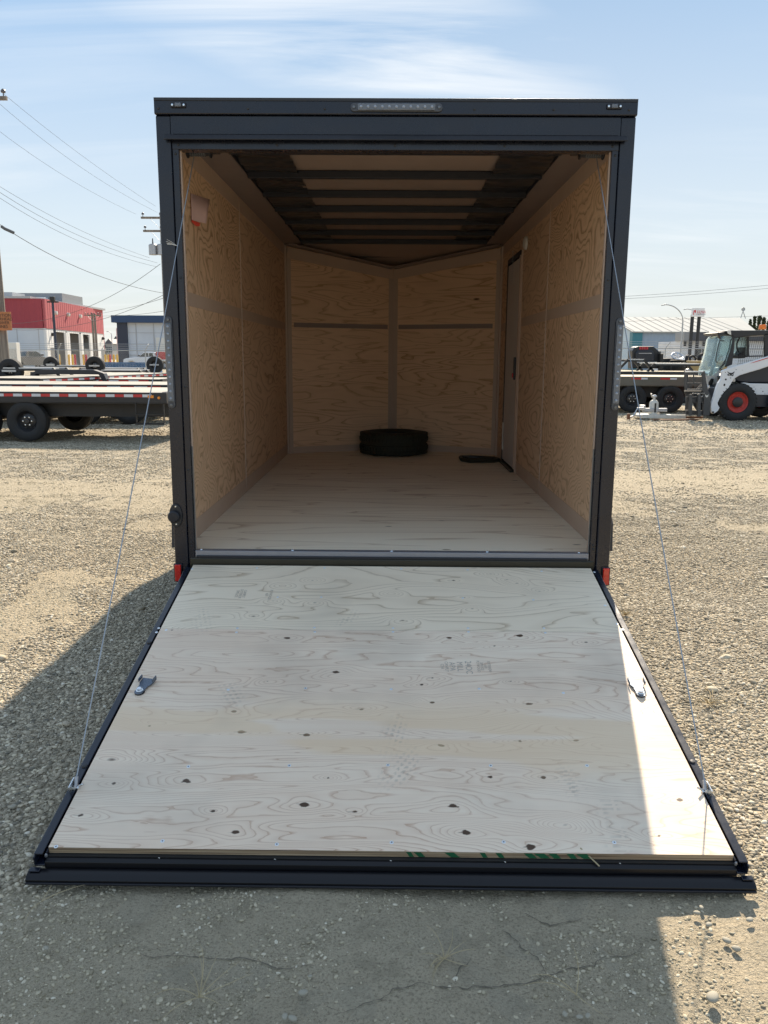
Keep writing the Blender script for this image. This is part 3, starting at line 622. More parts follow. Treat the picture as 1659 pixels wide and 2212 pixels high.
# spring roller and cable drums behind the header
for s in (-1, 1):
    d = part(MB().tube([(s*.905, .10, 2.545), (s*1.015, .10, 2.545)], .028, 18).tube([(s*.900, .10, 2.545), (s*.907, .10, 2.545)], .038, 18).tube([(s*1.013, .10, 2.545), (s*1.020, .10, 2.545)], .038, 18), 'cable_drum', 'paint_matt', .002)
    c_ = MB()
    for k in range(7): c_.tube([(s*(.93+k*.011), .10, 2.545), (s*(.936+k*.011), .10, 2.545)], .0305, 16)
    part(c_, 'cable_winding', 'wire', parent=d)
    part(MB().box(s*.86, s*.895, .07, .13, 2.53, 2.62), 'drum_bracket', 'paint_matt', .004)
part(MB().tube([(-.86, .10, 2.60), (.86, .10, 2.60)], .02, 12), 'spring_shaft', 'paint_matt')
# side door
dr = part(MB().box(1.098, 1.1160, 3.20, 3.90, .565, 2.41), 'side_door', 'door_white', .004)
part(MB().box(1.105, 1.1165, 3.13, 3.165, .53, 2.47), 'door_trim', 'band', .002, dr); part(MB().box(1.094, 1.1165, 3.905, 3.945, .53, 2.47).box(1.094, 1.1165, 3.165, 3.905, 2.43, 2.47), 'door_frame', 'bow', .002, dr)
part(MB().box(1.07, 1.1165, 3.165, 3.905, .5305, .55), 'door_threshold', 'olive', .003, dr)
part(MB().box(1.078, 1.0975, 3.205, 3.245, 1.36, 1.56), 'door_latch', 'paint_matt', .004, dr)
part(MB().box(1.068, 1.0775, 3.215, 3.235, 1.38, 1.42), 'latch_label', 'red_ink', .002, dr)
part(MB().box(1.098, 1.116, 3.165, 3.2, .56, 2.43), 'door_jamb', 'band', .002, dr)
ch = MB()
for k in range(14):
    z = 2.50-k*.021; ch.lathe([(-.0015, .0075), (.0015, .0075), (.0015, .005), (-.0015, .005), (-.0015, .0075)], (1.085, 3.55+.002*(k % 2), z), 8, 'x' if k % 2 else 'y')
tag(part(ch, 'door_chain', 'galv'), 'short steel chain hanging at the side door top')
part(MB().prism([(3.86, .66), (3.90, .66), (3.90, .90), (3.885, .93), (3.87, .90)], 1.088, 1.0965, 'x'), 'crumpled_tape', 'ivory', .003, dr)
part(MB().lathe([(1.1130, .055), (1.095, .052), (1.085, .035), (1.084, 0)], (0, 2.96, 2.50), 24, 'x'), 'dome_light', 'ivory', smooth=True)
# paper on the left wall
pp = []; nn_ = 9
for i in range(nn_):
    t = i/(nn_-1); x = -1.110+.050*t**1.4; pp.append((x, t))
mb = MB(); vsx = []
for (x, t) in pp: vsx += [(x, .53+.24*t, 2.425+.012*t), (x, .525+.13*t, 2.287)]
mb.add(vsx, [(2*i, 2*i+2, 2*i+3, 2*i+1) for i in range(nn_-1)])
o = mb.build('paper_sheet', M['paper'], None, 0, True); so_ = o.modifiers.new('solid', 'SOLIDIFY'); so_.thickness = .0008
tag(o, 'folded pink paper sheet stuck to the left plywood wall', 'paper')
rp = MB().add([(-1.110, .525, 2.286), (-1.088, .63, 2.286), (-1.089, .62, 2.268), (-1.100, .585, 2.262), (-1.110, .525, 2.276)], [(0, 1, 2, 3, 4)]).build('tag_edge', M['redpaper'], o); so2 = rp.modifiers.new('solid', 'SOLIDIFY'); so2.thickness = .001
# spare tyre lying in the nose
sp_ = empty('spare_tyre', (.018, 4.62, .53), 'dark spare tyre lying flat on the trailer floor against the nose', 'tyre')
ty, rm, *_ = wheel_mesh(.365, .24, .20)
def rotx(mb, c): mb.v = [(p[0]+c[0], p[2]+c[1], -p[1]+c[2]) for p in mb.v]; return mb
b_ = NB('inner_tyre_rubber'); vv_ = b_.coord(); b_.bump(b_.noise(vv_, 70, 3), .3, .004); M['green_rubber'] = b_.fin(b_.mix(b_.noise(vv_, 20), (.022, .024, .014), (.034, .036, .022)), .8)
for k_ in range(56):
    a = 2*math.pi*k_/56
    for s_ in (-1, 1):
        for r1_, y_ in ((.366, .045), (.360, .092)):
            c_ = Vector((r1_*math.cos(a+s_*.02), s_*y_, r1_*math.sin(a+s_*.02))); ty.bar(c_-Vector((0, .016, 0)), c_+Vector((0, .016, 0)), .022, .012, c_.normalized()*1+Vector((0, 0, .001)))
rotx(ty, (.018, 4.60, .652)).build('tread', M['green_rubber'], sp_, 0, True); rotx(rm, (.018, 4.60, .652)).build('rim', M['rim_black'], sp_, 0, True)
# dark plate on the floor
pl2 = [(.70, 4.10), (.70, 3.92), (.77, 3.82), (.90, 3.83), (1.02, 3.86), (1.07, 3.93), (1.04, 4.03), (.92, 4.09), (.80, 4.13)]
mb = MB().tube([(p_[0], p_[1], .551) for p_ in pl2+pl2[:2]], .020, 8, False)
tag(mb.build('strap_loop', M['olive'], None, 0, True), 'dark rubber strap loop lying on trailer floor near side door', 'strap')
# ------------------------------------------------------------------ ramp door
ang = math.atan2(.395, 1.878)
RM = Matrix.Translation((0, -.03, .487)) @ Matrix(((1, 0, 0, 0), (0, -math.cos(ang), -math.sin(ang)*1, 0), (0, -math.sin(ang), math.cos(ang), 0), (0, 0, 0, 1)))
# local: x across, y = down the slope, z = normal. (mirrored handedness avoided by using x -> -x)
RM = Matrix.Translation((0, -.03, .487)) @ Matrix.Rotation(math.pi, 4, 'Z') @ Matrix.Rotation(-ang, 4, 'X')
RI = RM.inverted()
def onr(u, v, n=0.):                       # D pixel -> ramp local (x,s)
    r = Vector(ray(u, v)); o_ = Vector(CAM); a = RI @ o_; d = RI.to_3x3() @ r; t = (n-a.z)/d.z; p = a+d*t; return p.x, p.y
SL = 1.92
fr = MB()
for s in (-1, 1):
    fr.box(s*1.036, s*1.068, .01, 1.955, -.040, -.034).box(s*1.062, s*1.068, .01, 1.955, -.034, -.006).box(s*1.041, s*1.068, .03, 1.945, -.006, -.001).box(s*1.034, s*1.041, .03, 1.93, -.034, -.010)
ramp = fr.build('ramp_door', M['paint'], None, .0025); ramp.parent = T; ramp.matrix_parent_inverse = mw(T).inverted(); ramp.matrix_local = RM
ramp.matrix_parent_inverse = mw(T).inverted(); ramp.location, ramp.rotation_euler = RM.to_translation(), RM.to_euler()
def rp_(mb, name, mat, bevel=0, smooth=False): return mb.build(name, M[mat], ramp, bevel, smooth, None, False)
rp_(MB().box(-1.034, 1.034, .0, 1.93, -.050, -.024), 'ramp_core', 'chassis')
rp_(MB().prism([(1.927, -.052), (1.927, -.030), (1.932, -.026), (1.946, -.030), (1.951, -.044), (1.952, -.052)], -1.040, 1.040, 'x'), 'lower_tube', 'gloss_black', .003, True)
rp_(MB().prism([(1.953, -.058), (1.953, -.048), (1.964, -.045), (1.982, -.048), (1.994, -.055), (1.994, -.062), (1.97, -.063)], -1.083, 1.083, 'x'), 'lower_flange', 'gloss_black', .002, True)
rp_(MB().box(-1.083, 1.083, 1.990, 1.998, -.070, -.0625), 'ground_seal', 'rubber_seal', .002)
for s in (-1, 1): rp_(MB().box(s*1.046, s*1.078, 1.957, 1.974, -.044, -.040), 'corner_tab', 'paint', .002); rp_(MB().box(s*1.0345, s*1.044, 1.905, 1.935, -.03, -.014), 'sealant', 'alu_dull', .006)
# plywood with grain field
KN = [(619, 1378, 1), (726, 1452, 1.1), (578, 1472, .8), (505, 1536, .9), (323, 1568, .9), (519, 1581, 1.2), (401, 1686, 1.3), (656, 1737, 1.2), (508, 1798, 1.2), (247, 1692, .7), (175, 1761, .9), (461, 1752, .6), (767, 1754, .6), (662, 1587, .8), (710, 1680, .5), (911, 1479, .8), (935, 1465, .8), (933, 1517, .8), (781, 1532, .8), (951, 1610, 1), (1123, 1373, 1.2), (1069, 1395, .9), (971, 1378, .9), (1142, 1520, 1.1), (1123, 1601, .9), (1244, 1600, .9), (1058, 1678, 1.2), (1173, 1680, .9), (978, 1739, 1.2), (1007, 1799, 1.1), (1147, 1830, 1.3), (1469, 1728, .8), (1424, 1807, .8), (1104, 1472, .5), (1267, 1387, .7), (372, 1361, .6), (430, 1331, .3), (1004, 1290, .4), (980, 1254, .45)]
KN = [(*onr(u, v), a) for u, v, a in KN]
PALE = [(*onr(u, v), a) for u, v, a in [(547, 1331, 1.2), (680, 1302, 1), (590, 1298, 1), (610, 1265, 1.2), (675, 1254, 1), (870, 1340, 1.2), (845, 1282, 1), (875, 1222, 1), (1095, 1252, 1), (1060, 1240, 1), (1115, 1260, 1), (1165, 1277, 1), (1020, 1315, 1), (1218, 1782, 1.4), (240, 1640, 2.)]]
def ply_sheet(name, s0_, s1_, mat, seed, sx, sy):
    ux = np.linspace(-1.033, 1.033, 400); us = np.linspace(s0_, s1_, int((s1_-s0_)/.0055)); A, B = np.meshgrid(ux, us, indexing='ij')
    Fd = fbm(A*sx+seed, B*sy+seed*2+(fbm(A*1.1, B*1.5, 2, seed)-.5)*2.2, 3, seed)*.9
    kn = np.zeros_like(A); jit = (fbm(A*30, B*60, 2, 2)-.5)
    for (kx, ks, a) in KN:
        ex = (A-kx)/(.075*a); ey = (B-ks)/(.032*a); Fd += .10*np.exp(-(ex**2+ey**2))*(1 if (kx*37) % 1 > .4 else -1)
        rr_ = np.hypot((A-kx)/(.0086*a), (B-ks)/(.0058*a))+jit*2.2+(fbm(A*90, B*120, 2, 5)-.5)*1.2; kn = np.maximum(kn, np.clip(1.25-rr_*.62, 0, 1))
        tl = np.exp(-((B-ks)/.0035)**2)*np.exp(-np.clip(np.abs(A-kx-.012)-.012, 0, 9)/.012)*.55; kn = np.maximum(kn, tl)
    for (kx, ks, a) in PALE:
        ex = (A-kx)/(.06*a); ey = (B-ks)/(.03*a); r2 = ex**2+ey**2; Fd += .20*np.exp(-r2); kn = np.maximum(kn, .50*np.exp(-r2*16)*(1+jit))
    hrt = np.clip((fbm(A*1.1+seed, B*9, 4, seed+1)-.47)*14, 0, 1)*np.exp(-((B-1.38)/.20)**4)*(1 if s0_ > .3 else .35)
    dirt = np.zeros_like(A)
    for (fx, fs, an, gr) in FOOT:
        ca, sa = math.cos(an), math.sin(an); X1 = (A-fx)*ca+(B-fs)*sa; Y1 = -(A-fx)*sa+(B-fs)*ca
        sh = np.clip(1.4-np.hypot(X1/.05, Y1/.11), 0, 1); tr = (np.sin(X1*310) > .1)*(np.sin(Y1*250+X1*60) > 0) if gr else (np.sin(Y1*330) > .1)*(np.sin(X1*130) > -.6)
        dirt = np.maximum(dirt, sh*tr*.9*np.clip(fbm(A*25, B*25, 2, 3)*2-.5, 0, 1))
    dirt = np.maximum(dirt, np.clip(fbm(A*3, B*3, 4, 6)-.53, 0, 1)*1.6)
    ix = np.arange(A.size).reshape(A.shape)
    v_ = np.stack([A, B, np.zeros_like(A)], -1).reshape(-1, 3)
    me = grid_mesh(name, v_, np.stack([ix[:-1, :-1], ix[:-1, 1:], ix[1:, 1:], ix[1:, :-1]], -1).reshape(-1, 4), M[mat])
    fattr(me, 'grain', Fd); fattr(me, 'knot', kn); fattr(me, 'heart', hrt); fattr(me, 'dirt', dirt)
    n_ = me.polygons[0].normal.z
    if n_ < 0: me.flip_normals()
    o = link(name, me, ramp, None, False)
    rp_(MB().box(-1.033, 1.033, s0_, s1_, -.0215, -.0012), 'plywood_edge', 'edge')
    return o
FOOT = [(*onr(435, 1337), .3, 1), (*onr(750, 1345), -.2, 1), (*onr(500, 1500), .5, 1), (*onr(850, 1585), -.2, 1), (*onr(1320, 1745), 0., 0), (*onr(1250, 1705), .3, 0), (*onr(1340, 1815), 0., 0), (*onr(865, 1660), -.5, 1)]
_, sm = onr(850, 1362)
ply_sheet('plywood_sheet', .012, sm-.0004, 'ply_ramp', 1, .42, 4.2); ply_sheet('plywood_sheet', sm+.0004, SL, 'ply_ramp_lower', 3, .55, 7.)
RS = [(121, 1829), (351, 1817), (598, 1824), (846, 1820), (1088, 1819), (1327, 1820), (407, 1656), (625, 1654), (838, 1653), (1060, 1654), (1268, 1654), (660, 1487), (845, 1489), (493, 1490), (1217, 1497), (1035, 1488),
      (343, 1357), (359, 1361), (338, 1366), (513, 1357), (511, 1366), (679, 1356), (680, 1365), (849, 1357), (849, 1365), (1011, 1357), (1012, 1365), (1175, 1357), (1178, 1367), (1333, 1348), (1345, 1360), (415, 1229), (555, 1227), (701, 1227), (867, 1229), (1010, 1231), (1170, 1234), (1284, 1236), (600, 1290), (694, 1290), (1000, 1292), (1152, 1296), (1307, 1308)]
sm_ = MB().lathe([(0, .0066), (.0012, .006), (.0012, .0)], n=12, axis='z')
x, y = onr(*RS[0]); rs0 = rp_(sm_, 'screw', 'screw_head'); rs0.location = (x, y, 0)
slot = rp_(MB().box(-.003, .003, -.0007, .0007, .0012, .0016).box(-.0007, .0007, -.003, .003, .0013, .0017), 'screw_slot', 'black_ink'); slot.location = (x, y, 0)
for i, uv in enumerate(RS[1:]):
    x, y = onr(*uv); c = rs0.copy(); c.location = (x, y, 0); C.objects.link(c)
    if i < 11: d = slot.copy(); d.location = (x, y, 0); d.rotation_euler.z = i; C.objects.link(d)
for u in (345, 596, 846, 1092, 1338):
    x, y = onr(u, 1858, -.03); k = rp_(MB().bar((x, 1.9262, -.038), (x+.003, 1.931, -.0255), .005, .002), 'sealant_mark', 'ivory')
x, y = onr(1280, 1850); rp_(MB().bar((x-.02, 1.945, -.024), (x+.03, 1.90, .002), .004, .0015), 'wood_splinter', 'straw')
gm = MB()
for u in (885, 905, 975, 1045, 1080, 1145, 1170, 1198, 1235, 1262):
    x, _ = onr(u, 1845); s = random.uniform(.012, .03); gm.add([(x-s, SL+.0006, -.0205), (x, SL+.0006, -.0205), (x+s*.8, SL+.0006, -.002), (x-s*.3, SL+.0006, -.002)], [(0, 1, 2, 3)])
rp_(gm, 'spray_paint_mark', 'green_ink')
# rail bolts, cable anchors, latches
for (u, v) in ((330, 1388), (198, 1655), (1478, 1645)):
    x, y = onr(u, v); rp_(MB().lathe([(.0016, .010), (.006, .008), (.0065, 0)], (math.copysign(1.052, x), y, -.002), 12, 'z'), 'rail_bolt', 'paint_matt')
for s_, (u, v), (u2, v2) in ((0, (302, 1496), (317, 1470)), (1, (1383, 1501), (1374, 1471))):
    x, y = onr(u, v); xa_, ya_ = onr(u2, v2, .015); tilt = math.atan2(-(xa_-x), -(ya_-y)) if False else math.atan2(xa_-x, -(ya_-y))
    l_ = MB().prism([(-.020, -.085), (.020, -.085), (.032, -.120), (-.032, -.120)] if False else [(-.017, .010), (-.012, .020), (0, .024), (.012, .020), (.017, .010), (.019, -.035), (.027, -.052), (.029, -.085), (-.029, -.085), (-.027, -.052), (-.019, -.035)], .006, .011, 'z')
    l_.prism([(-.085, .011), (-.052, .011), (-.052, .030), (-.085, .030)], -.033, -.029, 'x'); l_.prism([(-.085, .011), (-.052, .011), (-.052, .026), (-.085, .026)], .029, .033, 'x')
    o = rp_(l_, 'latch_bracket', 'hammer', .0012); o.location = (x, y, 0); o.rotation_euler.z = tilt; o.scale = (.98, .98, .98)
    wsh = rp_(MB().lathe([(0, .020), (.006, .020), (.006, 0)], n=20, axis='z'), 'latch_washer', 'rubber_seal'); wsh.location = (x, y, 0)
    bo = rp_(MB().lathe([(.0112, .0155), (.0132, .0155), (.0132, .0105), (.021, .0105), (.0225, .008), (.0225, .0)], n=6, axis='z'), 'latch_bolt', 'zinc', .0006); bo.location = (x, y, 0)
anch = []
for (u, v) in ((182, 1698), (1514, 1706)):
    x, y = onr(u, v, .01); s = math.copysign(1, x); x = s*1.045
    rp_(MB().tube([(x+s*.02, y, -.01), (x-s*.030, y, .018)], .004, 8).tube([(x, y, -.002), (x-s*.010, y, .010)], .010, 6).box(x+s*.004, x+s*.008, y-.02, y+.03, -.02, .03), 'cable_anchor', 'zinc', .0008)
    rp_(MB().tube([(x-s*.004, y, .010), (x-s*.004, y-.018, .034)], .006, 8), 'cable_ferrule', 'alu_dull')
    anch.append(RM @ Vector((x-s*.004, y-.018, .034)))
for s, a, uvs in ((-1, anch[0] if anch[0].x < 0 else anch[1], None), (1, anch[0] if anch[0].x > 0 else anch[1], None)):
    top = Vector((s*.985, .10, 2.517)); ptx = [a.lerp(top, t)+Vector((0, 0, -.02*4*t*(1-t))) for t in np.linspace(0, 1, 24)]
    tag(MB().tube(ptx, .0024, 6).build('lift_cable', M['steel_cable'], T, 0, True), 'steel lift cable running from the ramp edge to the header')
aL = anch[0] if anch[0].x < 0 else anch[1]; f0 = aL.lerp(Vector((-.985, .10, 2.517)), .80)
fy = MB()
for k in range(9):
    d = Vector((-.04-.01*random.random(), random.uniform(-.015, .015), .018+random.uniform(-.018, .014))); fy.tube([f0, f0+d*.5+Vector((0, 0, .002)), f0+d], .0006, 4)
part(fy, 'frayed_strands', 'ivory')
# stamped print on the plywood
def text_mesh(name, body, size, mat, parent, M4, align='CENTER', ext=0., world=False):
    cu = bpy.data.curves.new(name, 'FONT'); cu.body = body; cu.size = size; cu.align_x = align; cu.align_y = 'CENTER'; cu.extrude = ext; cu.space_line = .9
    t = bpy.data.objects.new(name, cu); C.objects.link(t); bpy.context.view_layer.update()
    me = bpy.data.meshes.new_from_object(t.evaluated_get(bpy.context.evaluated_depsgraph_get())); bpy.data.objects.remove(t); me.name = name
    me.materials.clear(); me.materials.append(mat); o = link(name, me, parent, None, False); o.matrix_local = M4; o.location, o.rotation_euler, o.scale = M4.decompose()[0], M4.decompose()[1].to_euler(), M4.decompose()[2]
    return o
for (u, v, body, sz) in ((985, 1440, 'MILL\nAPA', .035), (1012, 1442, '24OC', .038), (1045, 1440, 'EXTERIOR\n650\nSPRUCE\nPLYWOOD', .017), (960, 1440, 'CANPLY\nCSA', .02), (520, 1283, 'CANPLY\nEXTERIOR\nSPRUCE', .02), (580, 1285, 'PLYWOOD\n650', .02)):
    x, y = onr(u, v); text_mesh('stamp_print', body, sz, M['grey_ink'], ramp, Matrix.Translation((x, y, .0008)) @ Matrix.Rotation(R(90), 4, 'Z') @ Matrix.Diagonal((1, 1, 1, 1)))
# ------------------------------------------------------------------ flatbed trailers in the yard
HZ = 1.5548
def D_(Y): return (Y-CAM[1])/F        # metres per photo pixel at depth Y (approx.)
def flatbed(label, loc, rz, Ln, Wd, zd, wheels, group=None, planks=9, tape='full', pm='plank', r=.37, step=False, tapes=None, deckh=.05, name='flatbed_trailer', spare=None, ramps=(), under=.20, wfull=True, rail='paint_matt'):
    """local frame: near side y=0, far side y=Wd, x from 0 to Ln"""
    t = empty(name, loc, label, 'trailer', group, rz); Rz = Matrix.Translation(t.location) @ Matrix.Rotation(rz, 4, 'Z')
    def lp(mb, nm, mat, bevel=0, parent=None, smooth=False): return mb.build(nm, M[mat], parent or t, bevel, smooth, None, False)
    pw = (Wd-.12)/planks
    pm_ = MB().box(0, Ln-.10, 0, pw-.010, -deckh, 0); first = None
    for i in range(planks):
        if first is None: first = lp(pm_, 'deck_plank', pm, 0)
        o = first if i == 0 else first.copy()
        if i: C.objects.link(o)
        o.location = (random.uniform(-.01, .01), .06+i*pw, zd+random.uniform(-.002, .003))
    lp(MB().box(0, Ln, 0, .055, zd-under*.52, zd-.004).box(0, Ln, .02, .055, zd-under*.52-.02, zd-under*.52), 'side_rail', rail, .004)
    lp(MB().box(0, Ln, Wd-.055, Wd, zd-under*.52, zd-.004), 'side_rail', 'paint_matt')
    lp(MB().box(Ln-.095, Ln, .056, Wd-.056, zd-.18, zd+.004), 'end_rail', 'paint_matt'); lp(MB().box(-.02, -.0005, 0, Wd, zd-.18, zd+.004), 'end_rail', 'paint_matt')
    for y in (.30, Wd-.40): lp(MB().box(.1, Ln-.02, y, y+.10, zd-under-.10, zd-.06), 'main_beam', 'chassis')
    for k in range(int(Ln/.8)): lp(MB().box(.3+k*.8, .37+k*.8, .06, Wd-.06, zd-.13, zd-.055), 'crossmember', 'chassis')
    tl = tapes if tapes is not None else ([(a, a+.30, 'red_tape' if i % 2 else 'white_tape') for i, a in enumerate(np.arange(.12, Ln-.45, .303))] if tape == 'full' else [])
    for a, b_, m_ in tl: lp(MB().box(a, b_, -.0035, -.0005, zd-.085, zd-.035), 'reflective_strip', m_)
    for x in wheels:
        for yy, fl in ((.10, False), (Wd-.10, True)): wheel(t, Rz @ Vector((x, yy+.02*(1 if not fl else -1), r)), r, .24, r*.52, fl, full=wfull).rotation_euler.z += 0
        lp(MB().tube([(x, .2, r), (x, Wd-.2, r)], .04, 10), 'axle', 'chassis')
    if step:
        lp(MB().box(step-.13, step-.11, .0, .04, zd-.56, zd-.19).box(step+.37, step+.39, .0, .04, zd-.56, zd-.19).box(step-.13, step+.39, -.03, .06, zd-.58, zd-.555).box(step-.13, step+.39, -.03, .06, zd-.40, zd-.385), 'side_step', 'chassis', .003)
    for xr in ramps:                       # raised ramp frames with bright top edges
        x0, L0, hh = xr
        for yy in (.35, Wd-.75):
            q = lp(MB().bar((x0, yy, zd), (x0+hh*.9, yy, zd+hh), .06, .08).bar((x0+L0, yy, zd), (x0+L0-hh*.9, yy, zd+hh), .06, .08).bar((x0+hh*.9, yy, zd+hh-.05), (x0+L0-hh*.9, yy, zd+hh-.05), .06, .06), 'ramp_frame', 'chassis')
            lp(MB().box(x0+hh*.8, x0+L0-hh*.8, yy-.02, yy+.42, zd+hh-.02, zd+hh+.02), 'ramp_tread', 'galv', 0, q)
    if spare:
        xs, zs, rs = spare; wheel(t, Rz @ Vector((xs, .45, zs)), rs, .25, rs*.45, name='spare_wheel')
        lp(MB().box(xs-.05, xs+.05, .60, .66, zd-.1, zs+.05).box(xs-.22, xs+.22, .30, .33, zs-.03, zs+.03), 'spare_bracket', 'galv')
    return t, lp
A0 = P(345, 848, 10.5); z_ = A0[2]; LA = 11.2
xw = P(60, 900, 10.6)[0]; xl = A0[0]+.12-LA
rw = .365
tA, lpA = flatbed('black flatbed trailer with grey plank deck and red and white tape, nearest on left', (xl, 10.5, 0), 0, LA, 2.45, z_, [xw-xl, xw-xl-.88], 'flatbed trailers parked left of the cargo trailer', tape='none', step=P(323, 880, 10.5)[0]-xl-.13, r=rw, under=.36,
    tapes=[(P(a, 785, 10.5)[0]-xl, P(b_, 785, 10.5)[0]-xl-.004, c) for a, b_, c in [(u, u+20.1, 'red_tape' if i % 2 == 0 else 'white_tape') for i, u in enumerate(np.arange(2.8-20.1*12, 315, 20.1))] if P(a, 785, 10.5)[0] > xl+.1])
lpA(MB().box(LA-.34, LA-.23, -.012, -.0005, z_-.10, z_-.05), 'marker_light', 'amber', .004); lpA(MB().lathe([(-.0005, .027), (-.018, .022), (-.02, 0)], (LA-.14, 0, z_-.095), 16), 'marker_light', 'amber')
B0 = P(375, 826, 14.4); tB, lpB = flatbed('grey plank flatbed trailer directly behind the nearest one on the left', (B0[0]-9.5*math.cos(.05), 14.4-9.5*math.sin(.05), 0), .05, 9.5, 2.4, .90, [9.5-1.05, 9.5-2.05], 'flatbed trailers parked left of the cargo trailer', r=.38, under=.30)
c0 = P(88, 825, 17.6); c1 = P(372, 808, 26.0); a_ = math.atan2(8.4, c1[0]-c0[0]); tC, lpC = flatbed('long plank flatbed trailer angled away behind the left trailers', (c0[0], 17.6, 0), a_, math.hypot(8.4, c1[0]-c0[0]), 2.4, .93, [5.2, 6.2], 'flatbed trailers parked left of the cargo trailer', r=.38, planks=8)
def util(label, us, vs, Y, zs, rs, Ln, off, ramps, zd=.62, tape='full', grp='utility trailers with upright spare wheels'):
    p = P(us, vs, Y); return flatbed(label, (p[0]-off, Y-.45, 0), 0, Ln, 2.1, zd, [Ln*.5, Ln*.5+.9], grp, planks=6, r=.36, name='utility_trailer', spare=(off, p[2], rs), ramps=ramps, tape=tape)
util('utility trailer at far left with large spare wheel and silver ramps', 24, 801, 21.0, 0, .37, 6.0, 1.2, [(-.6, 3.4, .30)], .85)
util('utility trailer carrying a spare wheel in front of the grey pickup', 111, 787, 37.5, 0, .39, 5.5, .9, [(.1, 3.2, .32)], .70)
util('utility trailer carrying a spare wheel in front of the yellow posts', 206, 790, 30, 0, .39, 7.5, .9, [(.0, 3.0, .28), (3.8, 2.6, .28)], .66)
util('utility trailer carrying a spare wheel beside the red box truck', 335, 788, 35, 0, .40, 6, 3.6, [(-.2, 3.2, .28)], .66)
# low dark fender between left decks
pf = P(145, 808, 20.5); q = empty('trailer_fender', (pf[0], 20.5, 0), 'black double trailer fender between the left flatbed decks', 'fender')
mb = MB(); w1 = 2.6; x0 = pf[0]-w1/2
for yy in (20.5,): mb.prism([(x0, .55), (x0+.2, 1.02), (x0+.5, 1.12), (x0+w1-.5, 1.12), (x0+w1-.2, 1.02), (x0+w1, .55), (x0+w1-.1, .55), (x0+w1-.35, .98), (x0+.35, .98), (x0+.1, .55)], yy, yy+.3)
mb.build('fender_plate', M['paint_matt'], q, .01); wheel(q, (x0+.75, 20.65, .42), .40, .24, .2); wheel(q, (x0+1.75, 20.65, .42), .40, .24, .2)
# right side
rr0 = P(1484, 811, 19.6); zR = 1.045; xr0 = P(1250, 811, 19.6)[0]; LR = P(1560, 811, 19.6)[0]-xr0; wR = P(1446, 856, 19.7); wR2 = P(1367, 856, 19.7)
def xt(u): return P(u, 820, 19.6)[0]-xr0
flatbed('flatbed trailer with pale tan deck behind the pallet forks', (xr0, 19.6, 0), 0, LR, 2.45, zR, [wR[0]-xr0, wR2[0]-xr0-.02], 'flatbed trailers parked right of the cargo trailer', tape='none', pm='plank_tan', r=.40, under=.50, rail='bounce_rail', tapes=[(xt(1364.5), xt(1385), 'red_tape'), (xt(1385.3), xt(1399), 'white_tape'), (xt(1427), xt(1447.5), 'red_tape'), (xt(1447.8), xt(1462), 'white_tape')])
x2 = P(1300, 806, 25)[0]; flatbed('second flatbed trailer on the right with folded silver ramps', (x2, 25, 0), 0, P(1545, 806, 25)[0]-x2, 2.4, 1.10, [2.0, 3.0], 'flatbed trailers parked right of the cargo trailer', pm='plank_tan', r=.4, tape='none', ramps=[(P(1406, 785, 25)[0]-x2, 2.1, .28), (P(1340, 785, 25)[0]-x2, 1.3, .42)])
# gooseneck dump trailer
Yg = 31; k = D_(Yg)
def gp(u, v, Y=Yg): q = P(u, v, Y); return (q[0], q[2])
gt = empty('gooseneck_trailer', (gp(1398, 800)[0], Yg, 0), 'black gooseneck trailer front with large rounded tool box', 'trailer')
MB().prism([gp(1366, 796), gp(1366, 757), gp(1372, 750), gp(1378, 748), gp(1412, 748), gp(1422, 757), gp(1428, 764), gp(1428, 796)], Yg, Yg+.7).build('neck_housing', M['paint_matt'], gt, .04)
MB().prism([gp(1372, 781), gp(1372, 762), gp(1377, 757), gp(1408, 757), gp(1413, 768), gp(1413, 781)], Yg-.12, Yg-.002).build('front_panel', M['navy_body'], gt, .04)
MB().prism([gp(1372, 783.5), gp(1372, 781.5), gp(1417, 781.5), gp(1417, 783.5)], Yg-.16, Yg-.003).build('panel_rail', M['alu_dull'], gt); MB().prism([gp(1378, 764), gp(1378, 762.5), gp(1406, 762.5), gp(1406, 764)], Yg-.14, Yg-.121).build('panel_rail', M['alu_dull'], gt)
for i, u in enumerate((1381, 1386, 1391, 1396)):
    a = gp(u, 754); MB().box(a[0], a[0]+3.6*k, Yg-.02, Yg-.002, a[1]-.02, a[1]+.09).build('red_lettering', M['red_ink'], gt)
MB().box(gp(1362, 785)[0], gp(1434, 785)[0], Yg-.05, Yg+.9, .55, .98).build('front_beam', M['chassis'], gt); MB().box(gp(1421, 785)[0], gp(1427, 785)[0], Yg-.3, Yg-.06, .5, 1.75).build('landing_leg', M['chassis'], gt)
MB().box(gp(1421, 785)[0], gp(1428, 785)[0], Yg-.3, Yg+.1, 1.76, 1.86).build('leg_cap', M['galv'], gt); MB().box(gp(1362, 785)[0], gp(1434, 785)[0], Yg+.9, Yg+7, .7, .95).build('bed', M['chassis'], gt)
for x in (gp(1372, 785)[0], gp(1424, 785)[0]): wheel(gt, (x, Yg+3, .38), .38, .25, .2)
lt = empty('ladder_rack_trailer', (gp(1335, 780, 38)[0], 38, 0), 'pale railed trailer partly hidden behind the cargo trailer on right', 'trailer')
m_ = MB(); xa, xb = gp(1300, 0, 38)[0], gp(1377, 0, 38)[0]
for z in (1.0, 1.35, 1.65): m_ = MB().box(xa, xb, 38, 38.05, z, z+.06); m_.build('side_rail', M['galv'], lt)
for k_ in range(8): x = xa+(xb-xa)*k_/7; MB().box(x-.03, x+.03, 38.055, 38.1, .3, 1.7).build('stake', M['chassis'], lt)
MB().box(xa, xb, 38.11, 40, .6, .95).build('bed', M['chassis'], lt)
